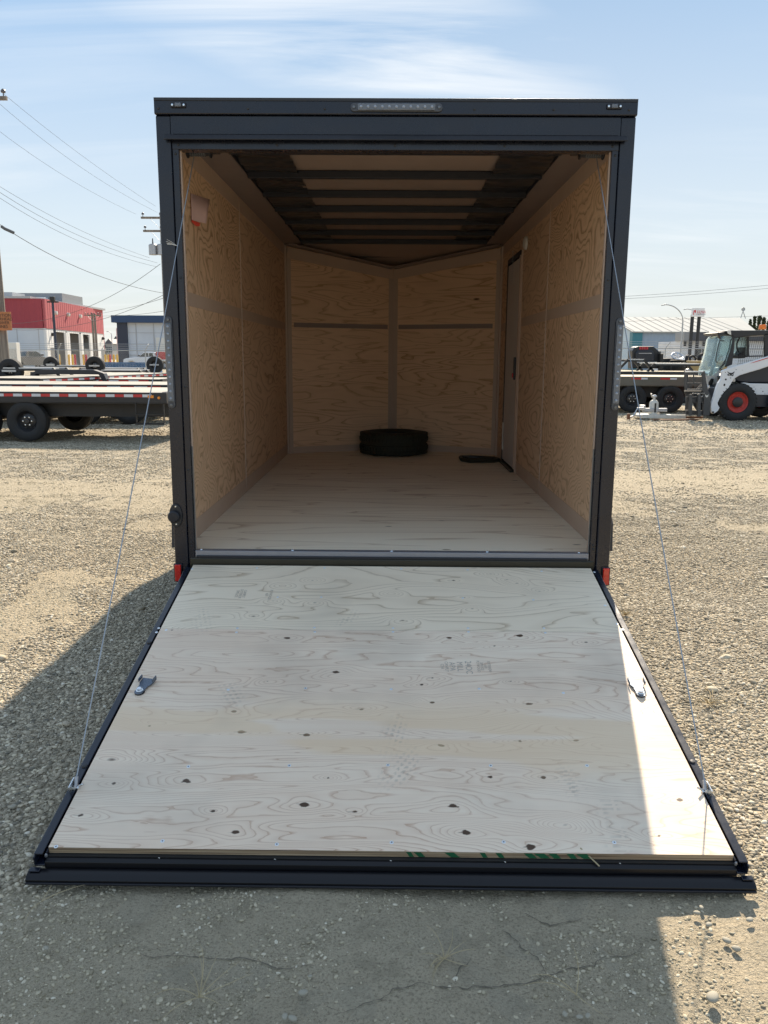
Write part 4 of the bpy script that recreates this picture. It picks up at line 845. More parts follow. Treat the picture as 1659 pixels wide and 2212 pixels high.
# tyre stacks and loose wheels
def tyre_up(u, v, Y, rpx, yaw, label, cat='wheel', rim='galv', grp='loose wheels heaped behind the right trailers', nm='heaped_tyre'):
    p = P(u, v, Y); r = rpx*D_(Y); t = empty(nm, (p[0], Y, p[2]-r), label, cat, grp, yaw); w_ = wheel(t, t.location+Vector((0, 0, r)), r, r*.62, r*.52, name='tyre', rim=rim, nutm='zinc', full=False); w_.name = 'tread'; return t
def stack(u, v0, Y, n, rpx, label):
    x = P(u, v0, Y)[0]; r = rpx*D_(Y); hgt = r*.85
    for i in range(n+1):
        t = empty('stacked_tyre', (x+random.uniform(-.04, .04), Y+random.uniform(-.04, .04), hgt*i), label % ('bottom', 'second', 'third', 'fourth', 'fifth', 'topmost')[min(i, 5)], 'tyre', 'tyres stacked behind the right trailers', random.random()*6)
        ty, *_ = wheel_mesh(r, hgt*.98, r*.55); rotx(ty, (0, 0, hgt/2)).build('tread', M['rubber'], t, 0, True, None, False)
stack(1444, 800, 33, 5, 14.5, '%s black tyre of the leftmost stack'); stack(1463, 800, 31.5, 5, 14.5, '%s black tyre of the stack under the white rim'); stack(1478, 800, 33.2, 5, 12, '%s black tyre of the third stack from left')
t = empty('alloy_rim', (P(1461, 770, 31.5)[0], 31.4, P(1461, 770, 31.5)[2]), 'shiny spoked wheel rim lying tilted on a tyre stack', 'rim')
m_ = MB().lathe([(0, .26), (.03, .27), (.05, .24), (.03, .20), (.02, .20)], n=28, axis='z'); 
for k_ in range(5): a = k_*2*math.pi/5; m_.bar((0, 0, .03), (.22*math.cos(a), .22*math.sin(a), .03), .05, .02)
o = m_.build('rim_disc', M['galv'], t, 0, True, None, False); o.rotation_euler = (R(35), 0, 0)
for u, v, Y, rp, yaw, lb in ((1484, 778, 30.5, 11, 1.1, 'loose wheel seen edge on leftmost of the heap'), (1495, 776, 31, 9, .4, 'loose wheel behind the edge-on one'), (1503, 780, 32, 8, .9, 'small loose wheel in middle of heap'), (1518, 773, 31, 10.5, .35, 'upright loose wheel with pale rim above tan box'), (1536, 778, 30.5, 11, .15, 'wide loose wheel at right of the heap'), (1556, 775, 30, 9, .8, 'loose wheel beside the loader cab glass')):
    tyre_up(u, v, Y, rp, yaw, lb)
p = P(1497, 796, 29.5); t = empty('air_tank', (p[0], 29.5, 0), 'black drum with bright rounded lid behind the fork guard', 'drum')
MB().lathe([(.35, .0), (.35, .33), (.95, .33), (1.06, .30)], (p[0], 29.5, .05), 26, 'z').build('drum_body', M['rubber'], t, 0, True); MB().lathe([(1.115, .30), (1.16, .26), (1.19, .14), (1.20, 0)], (p[0], 29.5, 0), 26, 'z').build('drum_lid', M['galv'], t, 0, True)
a = P(1508, 800, 28.5); c = P(1570, 781, 28.5); t = empty('tan_hopper', ((a[0]+c[0])/2, 28.5, 0), 'tan painted steel hopper box between wheels and loader', 'hopper')
MB().prism([(a[0]+.05, .35), (c[0], .35), (c[0]+.05, c[2]-.05), (a[0]-.05, c[2]-.05)], 28.5, 29.6).build('box', M['tan'], t, .02); MB().box(a[0]-.08, c[0]+.08, 28.44, 29.66, c[2]-.049, c[2]+.02).build('rim_lip', M['tan'], t, .01)
for u in (1526, 1532): x = P(u, 785, 28.5)[0]; MB().box(x, x+.05, 28.40, 28.438, .8, 1.12).build('hook', M['chassis'], t)
for k_ in range(5): x = P(1541+k_*4, 785, 28.5)[0]; MB().box(x, x+.03, 28.40, 28.438, 1.05, 1.3).build('grille_bar', M['chassis'], t)
# jack parts on the ground
j0 = G(1376, 903); j1 = G(1478, 905); Yj = 16.9
t = empty('wheel_dolly', (P(1430, 903, Yj)[0], Yj, 0), 'worn white low steel dolly frame lying on gravel near the forks', 'dolly')
x0, x1 = P(1388, 900, Yj)[0], P(1482, 900, Yj)[0]
MB().box(x0, x1, Yj, Yj+.07, .03, .13).build('frame_bar', M['dirty_white'], t, .012); MB().box(x0-.05, x1-.5, Yj+.55, Yj+.61, .05, .14).build('frame_bar', M['dirty_white'], t, .012)
MB().prism([(x0-.10, Yj+.30), (x0-.003, Yj+.075), (x0+.3, Yj+.075), (x0+.3, Yj+.54), (x0-.003, Yj+.54)], .06, .12, 'z').build('end_plate', M['dirty_white'], t, .01); MB().box(x1-.35, x1-.25, Yj+.075, Yj+.54, .06, .11).build('cross_bar', M['dirty_white'], t, .006)
MB().bar((x1+.002, Yj+.03, .07), (x1+.45, Yj+.03, .07), .05, .05).build('extension_bar', M['rust'], t)
xj = P(1417.5, 890, Yj)[0]; t = empty('bottle_jack', (xj, Yj+.2, .12), 'white bottle jack standing upright on the dolly frame', 'jack')
MB().lathe([(.13, .125), (.15, .12), (.42, .115), (.47, .09), (.50, .05), (.50, 0)], (xj, Yj+.22, 0), 20, 'z').build('jack_body', M['dirty_white'], t, 0, True)
MB().lathe([(.502, .04), (.56, .04), (.57, .065), (.60, .065), (.63, .03), (.63, 0)], (xj, Yj+.22, 0), 16, 'z').build('jack_head', M['galv'], t, 0, True); MB().box(xj-.02, xj+.02, Yj+.09, Yj+.10, .18, .42).build('jack_rib', M['chassis'], t); MB().tube([(xj-.05, Yj+.22, .56), (xj-.09, Yj+.22, .66)], .02, 8).build('jack_handle_socket', M['galv'], t)
xc = P(1385, 900, Yj)[0]; t = empty('jack_crank', (xc, Yj+.15, 0), 'bent steel crank jack with rusty foot left of the dolly', 'jack')
MB().tube([(xc-.30, Yj, .06), (xc-.20, Yj, .10), (xc-.10, Yj, .30), (xc+.05, Yj, .31)], .018, 8).build('crank_arm', M['galv'], t, 0, True); MB().box(xc-.36, xc-.29, Yj-.05, Yj+.05, .005, .15).build('crank_foot', M['rust'], t, .01)
MB().box(xc+.06, xc+.70, Yj+.10, Yj+.18, .20, .29).build('jack_tube', M['alu_dull'], t, .012); MB().box(xc+.0, xc+.12, Yj+.07, Yj+.23, .24, .37).build('jack_collar', M['galv'], t, .01)
p = G(1352, 877); t = tag(MB().tube([(p[0]-.3, p[1], .12), (p[0]-.1, p[1], .14), (p[0]+.05, p[1]-.05, .10), (p[0]+.12, p[1]-.1, .0)], .02, 8).build('steel_hook', M['galv'], None, 0, True), 'small pale bent steel hook lying right of the cargo trailer', 'hook')
# ------------------------------------------------------------------ skid steer loader
Ys = 16.55; org = P(1598, 869.5, Ys); kk = D_(Ys)*1.0
def sp_px(x, y, Y=Ys): q = P(1460+.12*x, 683.5+.12*y, Y); return (q[0], q[2])
SK = empty('skid_steer_loader', (org[0], Ys+.8, 0), 'white skid steer loader with red wheel rims and pallet forks', 'loader')
def skp(pl, y0, y1, name, mat, bevel=.01, parent=None, Yr=None): return MB().prism([sp_px(a, b_, Ys if Yr is None else Yr) for a, b_ in pl], y0, y1).build(name, M[mat], parent or SK, bevel)
def skw(cx, cy, y, nm='wheel'):
    c = sp_px(cx, cy); r = c[1]-.0; r = .485; rr = .262; wd = .30
    ty = MB().lathe([(-wd*.36, rr), (-wd*.42, rr*1.03), (-wd*.50, rr*1.18), (-wd*.52, r*.78), (-wd*.47, r*.93), (-wd*.44, r*.955), (wd*.44, r*.955), (wd*.5, r*.85), (wd*.4, rr)], n=48)
    o = ty.build(nm, M['rubber'], SK, 0, True, None, False); o.location = SK.matrix_world.inverted() @ Vector((0, 0, 0)); o.location = (c[0]-SK.location.x, y-SK.location.y, r-.005)
    lg = MB()
    for k_ in range(30):
        a = 2*math.pi*k_/30
        for s_ in (0, 1):
            a2 = a+s_*math.pi/30; y_ = (-wd*.46, -.01) if not s_ else (.01, wd*.46)
            p0 = Vector((r*.965*math.cos(a2), y_[0], r*.965*math.sin(a2))); p1 = Vector((r*.965*math.cos(a2+.10*(1 if s_ else -1)*-1), y_[1], r*.965*math.sin(a2+.10*(-1 if s_ else 1)))); lg.bar(p0, p1, .045, .035, p0)
    l_ = lg.build('tread_lugs', M['rubber'], o, 0, False, None, False); l_['kind'] = 'stuff'
    MB().lathe([(-wd*.37, rr*1.01), (-wd*.45, rr*.99), (-wd*.40, rr*.90), (-wd*.28, rr*.84), (-wd*.22, rr*.60), (-wd*.30, rr*.50), (-wd*.30, rr*.3), (-wd*.30, 0)], n=40).build('rim', M['red_rim'], o, 0, True, None, False)
    MB().lathe([(-wd*.31, rr*.50), (-wd*.44, rr*.49), (-wd*.46, rr*.44), (-wd*.46, 0)], n=28).build('hub', M['rim_black'], o, 0, True, None, False)
    for k_ in range(8):
        a = 2*math.pi*k_/8; n_ = MB().lathe([(0, .016), (-.02, .016), (-.022, 0)], n=6).build('wheel_nut', M['red_rim'], o, 0, False, None, False); n_.location = (rr*.68*math.cos(a), -wd*.225, rr*.68*math.sin(a))
    return o
skw(1125, 1550, Ys+.16); w2 = skw(2060, 1550, Ys+.16)
for cx in (1125, 2060):
    c = sp_px(cx, 1550); wheel(SK, (c[0], Ys+1.75, .485), .485, .3, .26, True, rim='red_rim')
skp([(1180, 1205), (1300, 1195), (1400, 1210), (2500, 1230), (2500, 1430), (1420, 1415)], Ys+.18, Ys+.24, 'side_panel', 'white_paint')
skp([(900, 1300), (1200, 1200), (2500, 1200), (2500, 1640), (1300, 1650), (860, 1660)], Ys+.36, Ys+1.5, 'chassis_body', 'navy_body', .02)
skp([(1410, 1418), (2500, 1432), (2500, 1640), (1420, 1640)], Ys+.20, Ys+.34, 'lower_skirt', 'navy_body')
skp([(1110, 1110), (1330, 1010), (1700, 900), (2500, 700), (2500, 1200), (1330, 1195), (1200, 1170)], Ys+.26, Ys+1.62, 'engine_housing', 'navy_body', .02)
for x_, y_, r_ in ((1405, 1272, 5), (1435, 1308, 5), (1533, 1295, 4), (1565, 1350, 9), (1600, 1395, 5)):
    c = sp_px(x_, y_, Ys+.18); MB().lathe([(0, r_*.0016), (-.004, 0)], (c[0], Ys+.179, c[1]), 10).build('bolt_hole', M['black_ink'], SK)
arm = [(1750, 690), (1659, 722), (1400, 798), (980, 925), (860, 965), (832, 985), (835, 1060), (825, 1120), (770, 1200), (730, 1310), (690, 1450), (650, 1560), (638, 1640), (655, 1740), (675, 1755), (715, 1742), (770, 1700), (800, 1640), (770, 1600), (760, 1560), (800, 1480), (850, 1400), (960, 1290), (1010, 1200), (1050, 1130), (1150, 1065), (1340, 1005), (1500, 960), (1659, 905), (2400, 700), (2400, 500)]
ar = skp(arm, Ys+.02, Ys+.13, 'lift_arm', 'white_paint', .018)
for x_, y_, r_ in ((905, 1135, 17), (880, 1228, 17), (878, 1240, 16), (897, 1008, 7), (1090, 958, 7), (675, 1727, 20), (1200, 968, 4)):
    c = sp_px(x_, y_); MB().lathe([(0, r_*.00142), (-.006, r_*.0012), (-.0065, 0)], (c[0], Ys+.0195, c[1]), 14).build('arm_pin', M['chassis'], ar)
skp([(1340, 845), (1500, 790), (1659, 742), (1900, 672), (1900, 684), (1659, 756), (1420, 828)], Ys+.012, Ys+.019, 'red_stripe', 'red_ink', 0, ar)
lg_ = [[(932, 985), (950, 1005), (975, 1015), (1010, 1018), (1040, 1005), (1062, 990), (1055, 1015), (1035, 1035), (1015, 1042), (1000, 1075), (985, 1065), (975, 1042), (945, 1020)], [(930, 1045), (945, 1035), (975, 1055), (968, 1070), (932, 1062)], [(1012, 1060), (1040, 1038), (1045, 1050), (1030, 1075), (1015, 1072)], [(976, 1103), (1000, 1103), (996, 1114), (980, 1114)]]
for pl in lg_: skp(pl, Ys+.013, Ys+.0185, 'animal_head_emblem', 'black_ink', 0, ar)
skp([(1050, 1130), (1090, 1105), (1120, 1130), (1118, 1175), (1080, 1190), (1040, 1170)], Ys+.14, Ys+.2, 'pivot_boss', 'ivory', .02)
skp([(560, 965), (785, 908), (800, 1000), (740, 1200), (690, 1420), (640, 1520), (600, 1420), (560, 1180), (540, 1040)], Ys+1.35, Ys+1.45, 'lift_arm', 'white_paint', .015, Yr=Ys+1.35)
skp([(595, 1180), (640, 1115), (690, 1125), (680, 1180), (640, 1250), (620, 1340), (590, 1300)], Ys+1.30, Ys+1.34, 'tilt_cylinder', 'chassis', .02, Yr=Ys+1.3)
a = sp_px(620, 1470); c = sp_px(735, 1255); MB().tube([(a[0], Ys+.5, a[1]), (c[0], Ys+.5, c[1])], .035, 12).build('tilt_ram', M['galv'], SK, 0, True)
# cab
skp([(1010, 245), (1100, 243), (2000, 240), (2000, 330), (1480, 345), (1150, 385), (1100, 330), (1040, 300), (1015, 290)], Ys+.32, Ys+1.52, 'cab_roof', 'paint_matt', .02)
skp([(1095, 330), (1160, 385), (1150, 560), (1110, 870), (1000, 915), (985, 900), (1075, 640), (1130, 420)], Ys+.32, Ys+.40, 'front_pillar', 'paint_matt', .01); skp([(1095, 330), (1160, 385), (1150, 560), (1110, 870), (1000, 915), (985, 900), (1075, 640), (1130, 420)], Ys+1.44, Ys+1.52, 'front_pillar', 'paint_matt', .01)
skp([(1700, 300), (1780, 300), (1780, 720), (1700, 740)], Ys+.32, Ys+.38, 'rear_pillar', 'paint_matt'); skp([(1700, 300), (1780, 300), (1780, 720), (1700, 740)], Ys+1.46, Ys+1.52, 'rear_pillar', 'paint_matt')
for i in range(13):
    x_ = 1205+i*38; a = sp_px(x_, 370, Ys+.34); c = sp_px(x_-95, 900-i*9, Ys+.34); MB().bar((a[0], Ys+.345, a[1]), (c[0], Ys+.345, c[1]), .006, .006).build('guard_bar', M['chassis'], SK)
for i in range(19):
    y_ = 385+i*27; x0_ = 1200-(y_-385)*.19; a = sp_px(x0_, y_, Ys+.34); c = sp_px(1640, y_-2, Ys+.34); MB().bar((a[0], Ys+.356, a[1]), (c[0], Ys+.356, c[1]), .004, .004).build('guard_bar', M['chassis'], SK)
for pl in ([(1130, 712), (1659, 700), (1700, 700), (1700, 722), (1130, 735)],): skp(pl, Ys+.40, Ys+.44, 'cab_crossbar', 'chassis', .003)
g = MB(); n_ = 12; prof = [(975, 345), (930, 400), (900, 560), (870, 700), (820, 850), (780, 960), (762, 1075)]; prof2 = [(1085, 345), (1125, 385), (1095, 560), (1060, 700), (1010, 850), (965, 930), (880, 960)]
vs1 = [sp_px(*p) for p in prof]; yy_ = np.linspace(Ys+.36, Ys+1.42, 6); bul = [0, .09, .13, .13, .09, 0]
for (x, z) in vs1:
    for j, y in enumerate(yy_): g.v.append((x+.02-bul[j]*.4, y, z))
for i in range(len(vs1)-1):
    for j in range(5): q_ = i*6+j; g.f.append((q_, q_+1, q_+7, q_+6))
gg = g.build('cab_door_glass', M['cab_glass'], SK, 0, True); sd_ = gg.modifiers.new('s', 'SOLIDIFY'); sd_.thickness = .008
g2 = MB().prism([sp_px(*p) for p in prof]+[sp_px(*p) for p in prof2[::-1]], Ys+.350, Ys+.356).build('cab_side_glass', M['cab_glass'], SK)
hand = [(1100, 395), (1075, 440), (1060, 560), (1010, 700), (965, 850), (870, 960)]
MB().tube([(sp_px(*p)[0], Ys+.31, sp_px(*p)[1]) for p in hand], .014, 8).build('door_frame', M['paint_matt'], SK, 0, True)
MB().tube([(sp_px(*p)[0], Ys+.20, sp_px(*p)[1]) for p in [(930, 440), (850, 428), (832, 480), (790, 660), (775, 790), (790, 830), (815, 820)]], .012, 8).build('grab_rail', M['paint_matt'], SK, 0, True)
MB().tube([(sp_px(*p)[0], Ys+.27, sp_px(*p)[1]) for p in [(1000, 730), (950, 810), (870, 950)]], .010, 6).build('wiper_arm', M['paint_matt'], SK, 0, True)
skp([(845, 285), (870, 275), (900, 330), (915, 410), (890, 390), (860, 350)], Ys+.34, Ys+.42, 'work_light', 'paint_matt', .006); skp([(870, 285), (1010, 262), (1085, 262), (1090, 330), (1040, 320), (905, 330)], Ys+.45, Ys+1.4, 'roof_visor', 'carriage', .01)
skp([(1015, 250), (1080, 255), (1088, 330), (1040, 310), (1018, 290)], Ys+.30, Ys+.318, 'roof_lamp', 'ivory', .004)
skp([(1470, 236), (1640, 236), (1640, 243), (1470, 243)], Ys+.60, Ys+.90, 'beacon_base', 'paint_matt'); bc = sp_px(1555, 235, Ys+.75); bb_ = sp_px(1555, 148, Ys+.75)
h_ = bb_[1]-bc[1]; o = MB().lathe([(0, .098), (h_*.9, .085), (h_, .07), (h_, 0)], (bc[0], Ys+.75, bc[1]+.003), 20, 'z').build('beacon', M['beacon'] if 'beacon' in M else M['amber'], SK, 0, True)
# seat and operator controls seen through the guard
skp([(1330, 760), (1480, 750), (1490, 560), (1450, 540), (1420, 640), (1330, 690)], Ys+.7, Ys+1.15, 'seat', 'chassis', .03)
skp([(1160, 385), (1480, 345), (1695, 340), (1695, 700), (1130, 712)], Ys+1.36, Ys+1.365, 'cab_side_glass', 'cab_glass', 0)
MB().tube([(sp_px(*p)[0], Ys+.7, sp_px(*p)[1]) for p in [(1370, 340), (1310, 480), (1310, 580), (1350, 640)]], .02, 8).build('control_hose', M['chassis'], SK, 0, True)
# fork carriage
def fk(pl, y0, y1, name, mat='carriage', bevel=.008): return skp(pl, y0, y1, name, mat, bevel, Yr=Ys)
fk([(490, 985), (540, 985), (570, 1200), (600, 1340), (640, 1420), (640, 1560), (620, 1790), (500, 1790), (515, 1500), (490, 1300)], Ys+.05, Ys+.12, 'side_plate'); fk([(490, 985), (540, 985), (570, 1200), (600, 1340), (640, 1420), (620, 1790), (500, 1790), (515, 1500), (490, 1300)], Ys+1.30, Ys+1.36, 'side_plate')
fk([(180, 985), (500, 985), (500, 1008), (180, 1012)], Ys+.02, Ys+.08, 'guard_top', 'galv')
fk([(185, 1310), (500, 1305), (500, 1338), (185, 1340)], Ys+.02, Ys+.08, 'guard_rail'); fk([(185, 1195), (490, 1195), (490, 1215), (185, 1215)], Ys+.03, Ys+.07, 'guard_rail'); fk([(182, 1013), (212, 1013), (215, 1309), (185, 1309)], Ys+.03, Ys+.07, 'guard_post'); fk([(320, 1009), (345, 1009), (345, 1194), (320, 1194)], Ys+.03, Ys+.07, 'guard_post')
for i in range(12):
    if i != 4: fk([(228+i*22, 1015), (234+i*22, 1015), (238+i*22, 1306), (232+i*22, 1306)], Ys+.035, Ys+.05, 'guard_rod', bevel=0)
for y_ in (1050, 1090, 1130): fk([(215, y_), (488, y_), (488, y_+6), (215, y_+6)], Ys+.052, Ys+.062, 'guard_rod', bevel=0)
fk([(190, 1345), (500, 1345), (510, 1400), (200, 1405)], Ys+.10, Ys+.2, 'carriage_bar', 'chassis'); fk([(205, 1450), (515, 1450), (515, 1560), (205, 1545)], Ys+.09, Ys+.14, 'carriage_bar'); fk([(205, 1690), (505, 1700), (505, 1780), (205, 1770)], Ys+.09, Ys+.14, 'carriage_bar')
fk([(248, 1400), (295, 1400), (290, 1780), (240, 1780)], Ys-.02, Ys+.08, 'fork_shank'); fk([(385, 1400), (435, 1400), (432, 1805), (380, 1805)], Ys-.06, Ys+.04, 'fork_shank')
fk([(285, 1480), (380, 1480), (380, 1555), (285, 1555)], Ys+.05, Ys+.08, 'carriage_spacer')
for i in range(9): c = sp_px(300+i*26, 1382); o = MB().lathe([(-.006, .012), (.006, .012), (.006, .007), (-.006, .007), (-.006, .012)], (c[0], Ys+.0, c[1]), 8).build('chain_link', M['galv'], SK)
skp([(535, 1405), (560, 1425), (590, 1420), (600, 1400), (592, 1440), (570, 1462), (548, 1450)], Ys+.040, Ys+.049, 'animal_head_emblem', 'ivory', 0)
c = sp_px(410, 1810); 
for y in (Ys-.02, Ys+.75): MB().prism([(c[0]+.05, .05), (c[0]-.05, .012), (c[0]-1.15, .012), (c[0]-1.15, .03), (c[0]-.05, .055)], y, y+.10).build('fork_tine', M['rust'], SK, .004)
# ------------------------------------------------------------------ fences
def fence(label, Y, u0, u1, vtop, step, arms=True):
    x0, x1 = P(u0, 785, Y)[0], P(u1, 785, Y)[0]; zt = P(0.5*(u0+u1), vtop, Y)[2]; t = empty('chain_link_fence', ((x0+x1)/2, Y, 0), label, 'fence')
    MB().tube([(x0, Y, zt), (x1, Y, zt)], .035, 6).build('top_rail', M['mesh_wire'], t, 0, True)
    n = int((x1-x0)/step)
    for i in range(n+1):
        x = x0+i*step; m_ = MB().tube([(x, Y, 0), (x, Y, zt)], .04, 6)
        if arms: m_.tube([(x, Y, zt), (x+.28, Y-.1, zt+.42)], .025, 5)
        m_.build('fence_post', M['mesh_wire'], t, 0, True)
    if arms:
        for k_ in range(3): z = zt+.14*(k_+1); MB().tube([(x0, Y-.03*(k_+1), z), (x1, Y-.03*(k_+1), z)], .012, 4).build('barbed_strand', M['mesh_wire'], t)
    m_ = MB(); st = .16; h = zt-.05
    for i in range(int((x1-x0+h)/st)):
        a = x0-h+i*st; m_.bar((max(a, x0), Y, .05+max(0, x0-a)), (min(a+h, x1), Y, .05+h-max(0, a+h-x1)), .004, .004); m_.bar((max(a, x0), Y+.012, h-max(0, x0-a)+.05), (min(a+h, x1), Y+.012, .05+max(0, a+h-x1)), .004, .004)
    o = m_.build('chain_link_mesh', M['mesh_wire'], t); o['kind'] = 'stuff'
fence('grey chain link fence with barbed wire arms on the left', 52, -60, 520, 756.5, 3.0); fence('grey chain link fence with angled posts on the right', 50, 1330, 1680, 753, 3.2)
# ------------------------------------------------------------------ buildings left
xc, Yc = P(98, 700, 106)[0], 106.
zt = P(98, 645, Yc)[2]; zs_ = P(98, 709, Yc)[2]
rb = empty('red_white_warehouse', (xc, Yc, 0), 'white warehouse with red upper cladding, three open bays and rooftop plant', 'warehouse')
DXW = P(222, 700, 134)[0]-xc; xE = xc+DXW; YE = 134.
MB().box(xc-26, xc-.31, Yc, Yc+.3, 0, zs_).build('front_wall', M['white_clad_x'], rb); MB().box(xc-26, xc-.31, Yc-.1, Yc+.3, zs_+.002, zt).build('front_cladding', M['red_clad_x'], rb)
for k_ in range(9): x = xc-1-k_*2.9; MB().box(x-.04, x+.04, Yc-.03, Yc-.002, .1, zs_-.1).build('panel_joint', M['frame_grey'], rb)
def sidew(y0, y1, z0, z1, nm, m, off=0., th=.3):
    xa_ = xc+(y0-Yc)/(YE-Yc)*DXW; xb_ = xc+(y1-Yc)/(YE-Yc)*DXW
    return MB().prism([(xa_-th+off, y0), (xa_+off, y0), (xb_+off, y1), (xb_-th+off, y1)], z0, z1, 'z').build(nm, M[m], rb)
def zat(y): return zt-(zt-7.9-HZ*.0)*(y-Yc)/(YE-Yc)*.0
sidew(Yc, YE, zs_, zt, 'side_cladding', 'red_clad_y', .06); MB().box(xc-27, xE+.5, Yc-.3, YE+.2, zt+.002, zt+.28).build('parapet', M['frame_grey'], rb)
MB().box(xc-26, xE-.4, Yc+1, YE-.5, zt-.3, zt+.001).build('roof_deck', M['frame_grey'], rb)
def yu(u):                                    # y on the side wall for picture column u
    lo, hi = Yc, YE
    for _ in range(40):
        m_ = (lo+hi)/2; x = xc+(m_-Yc)/(YE-Yc)*DXW; d = np.array([x, m_, 5.])-CAM; uu = 829.5+F*(d@RX)/(d@fwd)
        if uu < u: lo = m_
        else: hi = m_
    return lo
bays = [(118.5, 141.5), (150.5, 172.5), (179.0, 194)]; prev = Yc
for i, (a, b_) in enumerate(bays):
    ya, yb = yu(a+ (0)), yu(b_); sidew(prev, ya, 0, zs_-.002, 'side_wall', 'white_clad_y'); prev = yb
    hb = zs_-.35; sidew(ya, yb, hb, zs_-.002, 'bay_lintel', 'white_clad_y')
    xa_ = xc+(ya-Yc)/(YE-Yc)*DXW
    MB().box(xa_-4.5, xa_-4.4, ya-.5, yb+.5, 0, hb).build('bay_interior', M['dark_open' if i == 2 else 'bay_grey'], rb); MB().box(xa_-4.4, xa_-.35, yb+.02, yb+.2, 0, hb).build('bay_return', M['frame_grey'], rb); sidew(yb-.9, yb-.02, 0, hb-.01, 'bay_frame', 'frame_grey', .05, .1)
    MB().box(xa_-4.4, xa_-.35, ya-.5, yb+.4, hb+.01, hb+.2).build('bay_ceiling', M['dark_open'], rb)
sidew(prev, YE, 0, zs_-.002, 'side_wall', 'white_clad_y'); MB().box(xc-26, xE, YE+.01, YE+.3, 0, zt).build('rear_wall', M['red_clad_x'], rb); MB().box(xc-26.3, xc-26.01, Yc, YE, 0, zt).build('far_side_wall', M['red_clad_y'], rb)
for u, v in ((108, 755), (181, 757), (217, 760)):
    y = yu(u+3); x = xc+(y-Yc)/(YE-Yc)*DXW; z = P(u, v, y)[2]; MB().box(x+.002, x+.07, y-.9, y+.9, .2, 2.5).build('side_door', M['bay_grey'], rb); MB().lathe([(.001, .25), (.35, .22), (.45, .05), (.45, 0)], (x, y, 4.3), 10, 'x').build('wall_lamp', M['chassis'], rb)
for u in (118, 145, 171): y = yu(u+2); x = xc+(y-Yc)/(YE-Yc)*DXW; MB().lathe([(.062, .3), (.4, .25), (.42, 0)], (x, y, P(u, 676+(u-118)*.13, y)[2]), 10, 'x').build('wall_vent', M['ivory'], rb)
a = P(12, 640, 118); b_ = P(134, 640, 118); MB().box(a[0], b_[0], 118, 126, zt+.29, P(70, 633, 118)[2]).build('rooftop_plant', M['grey_fascia'], rb); MB().box(P(78, 640, 117)[0], P(98, 640, 117)[0], 116.5, 117.9, zt+.3, zt+.9).build('roof_duct', M['white_paint'], rb)
MB().box(P(2, 640, 112)[0], P(27, 640, 112)[0], 112, 116, zt+.3, P(20, 631, 112)[2]).build('rooftop_plant', M['frame_grey'], rb)
Yb = 108; bb = empty('blue_trim_building', (P(300, 785, Yb)[0], Yb, 0), 'pale grey building with navy blue fascia and dark corner', 'building')
zb1 = P(300, 681.5, Yb)[2]; zb2 = P(300, 697, Yb)[2]; xa_, xb_, xm = P(252, 785, Yb)[0], P(420, 785, Yb)[0], P(278, 785, Yb)[0]
MB().box(xa_+.3, xm, Yb, Yb+12, 0, zb2-.002).build('corner_wall', M['navy_dark'], bb); MB().box(xm+.002, xb_, Yb+.3, Yb+12, 0, zb2-.002).build('front_wall', M['white_clad_x'], bb); MB().box(xa_-.3, xb_+1, Yb-.4, Yb+12.2, zb2, zb1).build('fascia', M['navy_band'], bb)
for u in (296, 334): x = P(u, 785, Yb)[0]; MB().box(x-.05, x+.05, Yb+.24, Yb+.298, 0, zb2-.1).build('panel_joint', M['frame_grey'], bb)
for z in (1.6, 3.1, 4.6): MB().box(xm+.1, xb_, Yb+.25, Yb+.298, z-.03, z+.03).build('panel_joint', M['frame_grey'], bb)
MB().box(P(338, 785, Yb)[0], P(362, 785, Yb)[0], Yb+.18, Yb+.239, .1, P(340, 729, Yb)[2]).build('roller_door', M['ivory'], bb)
# distant town between them
ht = random.Random(3)
hl = MB(); xs = np.linspace(-170, 900, 90)
for sgn, nm in ((1, 'hills'),):
    v_ = []; n_ = 90
    for i, x in enumerate(np.linspace(-900, 900, n_)):
        z = 10+9*math.sin(i*.21+1)+6*math.sin(i*.53)+3*math.sin(i*1.3); z = max(4, z)*(1.0 if x < 0 else .45)
        v_ += [(x, 700, -1), (x, 760, z), (x, 900, -1)]
    f_ = [];
    for i in range(n_-1): f_ += [(i*3, i*3+3, i*3+4, i*3+1), (i*3+1, i*3+4, i*3+5, i*3+2)]
    tag(hl.add(v_, f_).build('hills', M['hill'], None, 0, True), 'low hazy hills beyond the industrial yard', None, None, 'structure')
for i, (u, v, wpx, hpx) in enumerate(((236, 748, 14, 9), (252, 744, 12, 13), (228, 757, 10, 8), (246, 759, 13, 9))):
    p = P(u, v, 300+i*12); kx = (300+i*12+4)/F; t = empty('distant_house', (p[0], 300+i*12, 0), ('grey apartment block far away between the two left buildings', 'tall grey apartment block beside the navy building corner', 'low pale house at foot of the red building edge', 'low pale building below the distant apartment blocks')[i], 'house')
    x0_, x1_ = p[0]-wpx*kx/2, p[0]+wpx*kx/2; zt_ = p[2]+hpx*kx/2; MB().box(x0_, x1_, 300+i*12, 312+i*12, 0, zt_).build('wall', M['grey_fascia' if i < 2 else 'ivory'], t)
    MB().prism([(x0_-.5, zt_+.002), (x1_+.5, zt_+.002), ((x0_+x1_)/2, zt_+2)], 299.5+i*12, 312.5+i*12).build('roof', M['charcoal'], t)
    for r_ in range(3):
        for c_ in range(3): x = x0_+(x1_-x0_)*(c_+.5)/3; z = zt_-1-(zt_-1)*(r_/3)*.5; MB().box(x-.3, x+.3, 299.9+i*12, 299.99+i*12, z-.5, z).build('window', M['glass'], t)
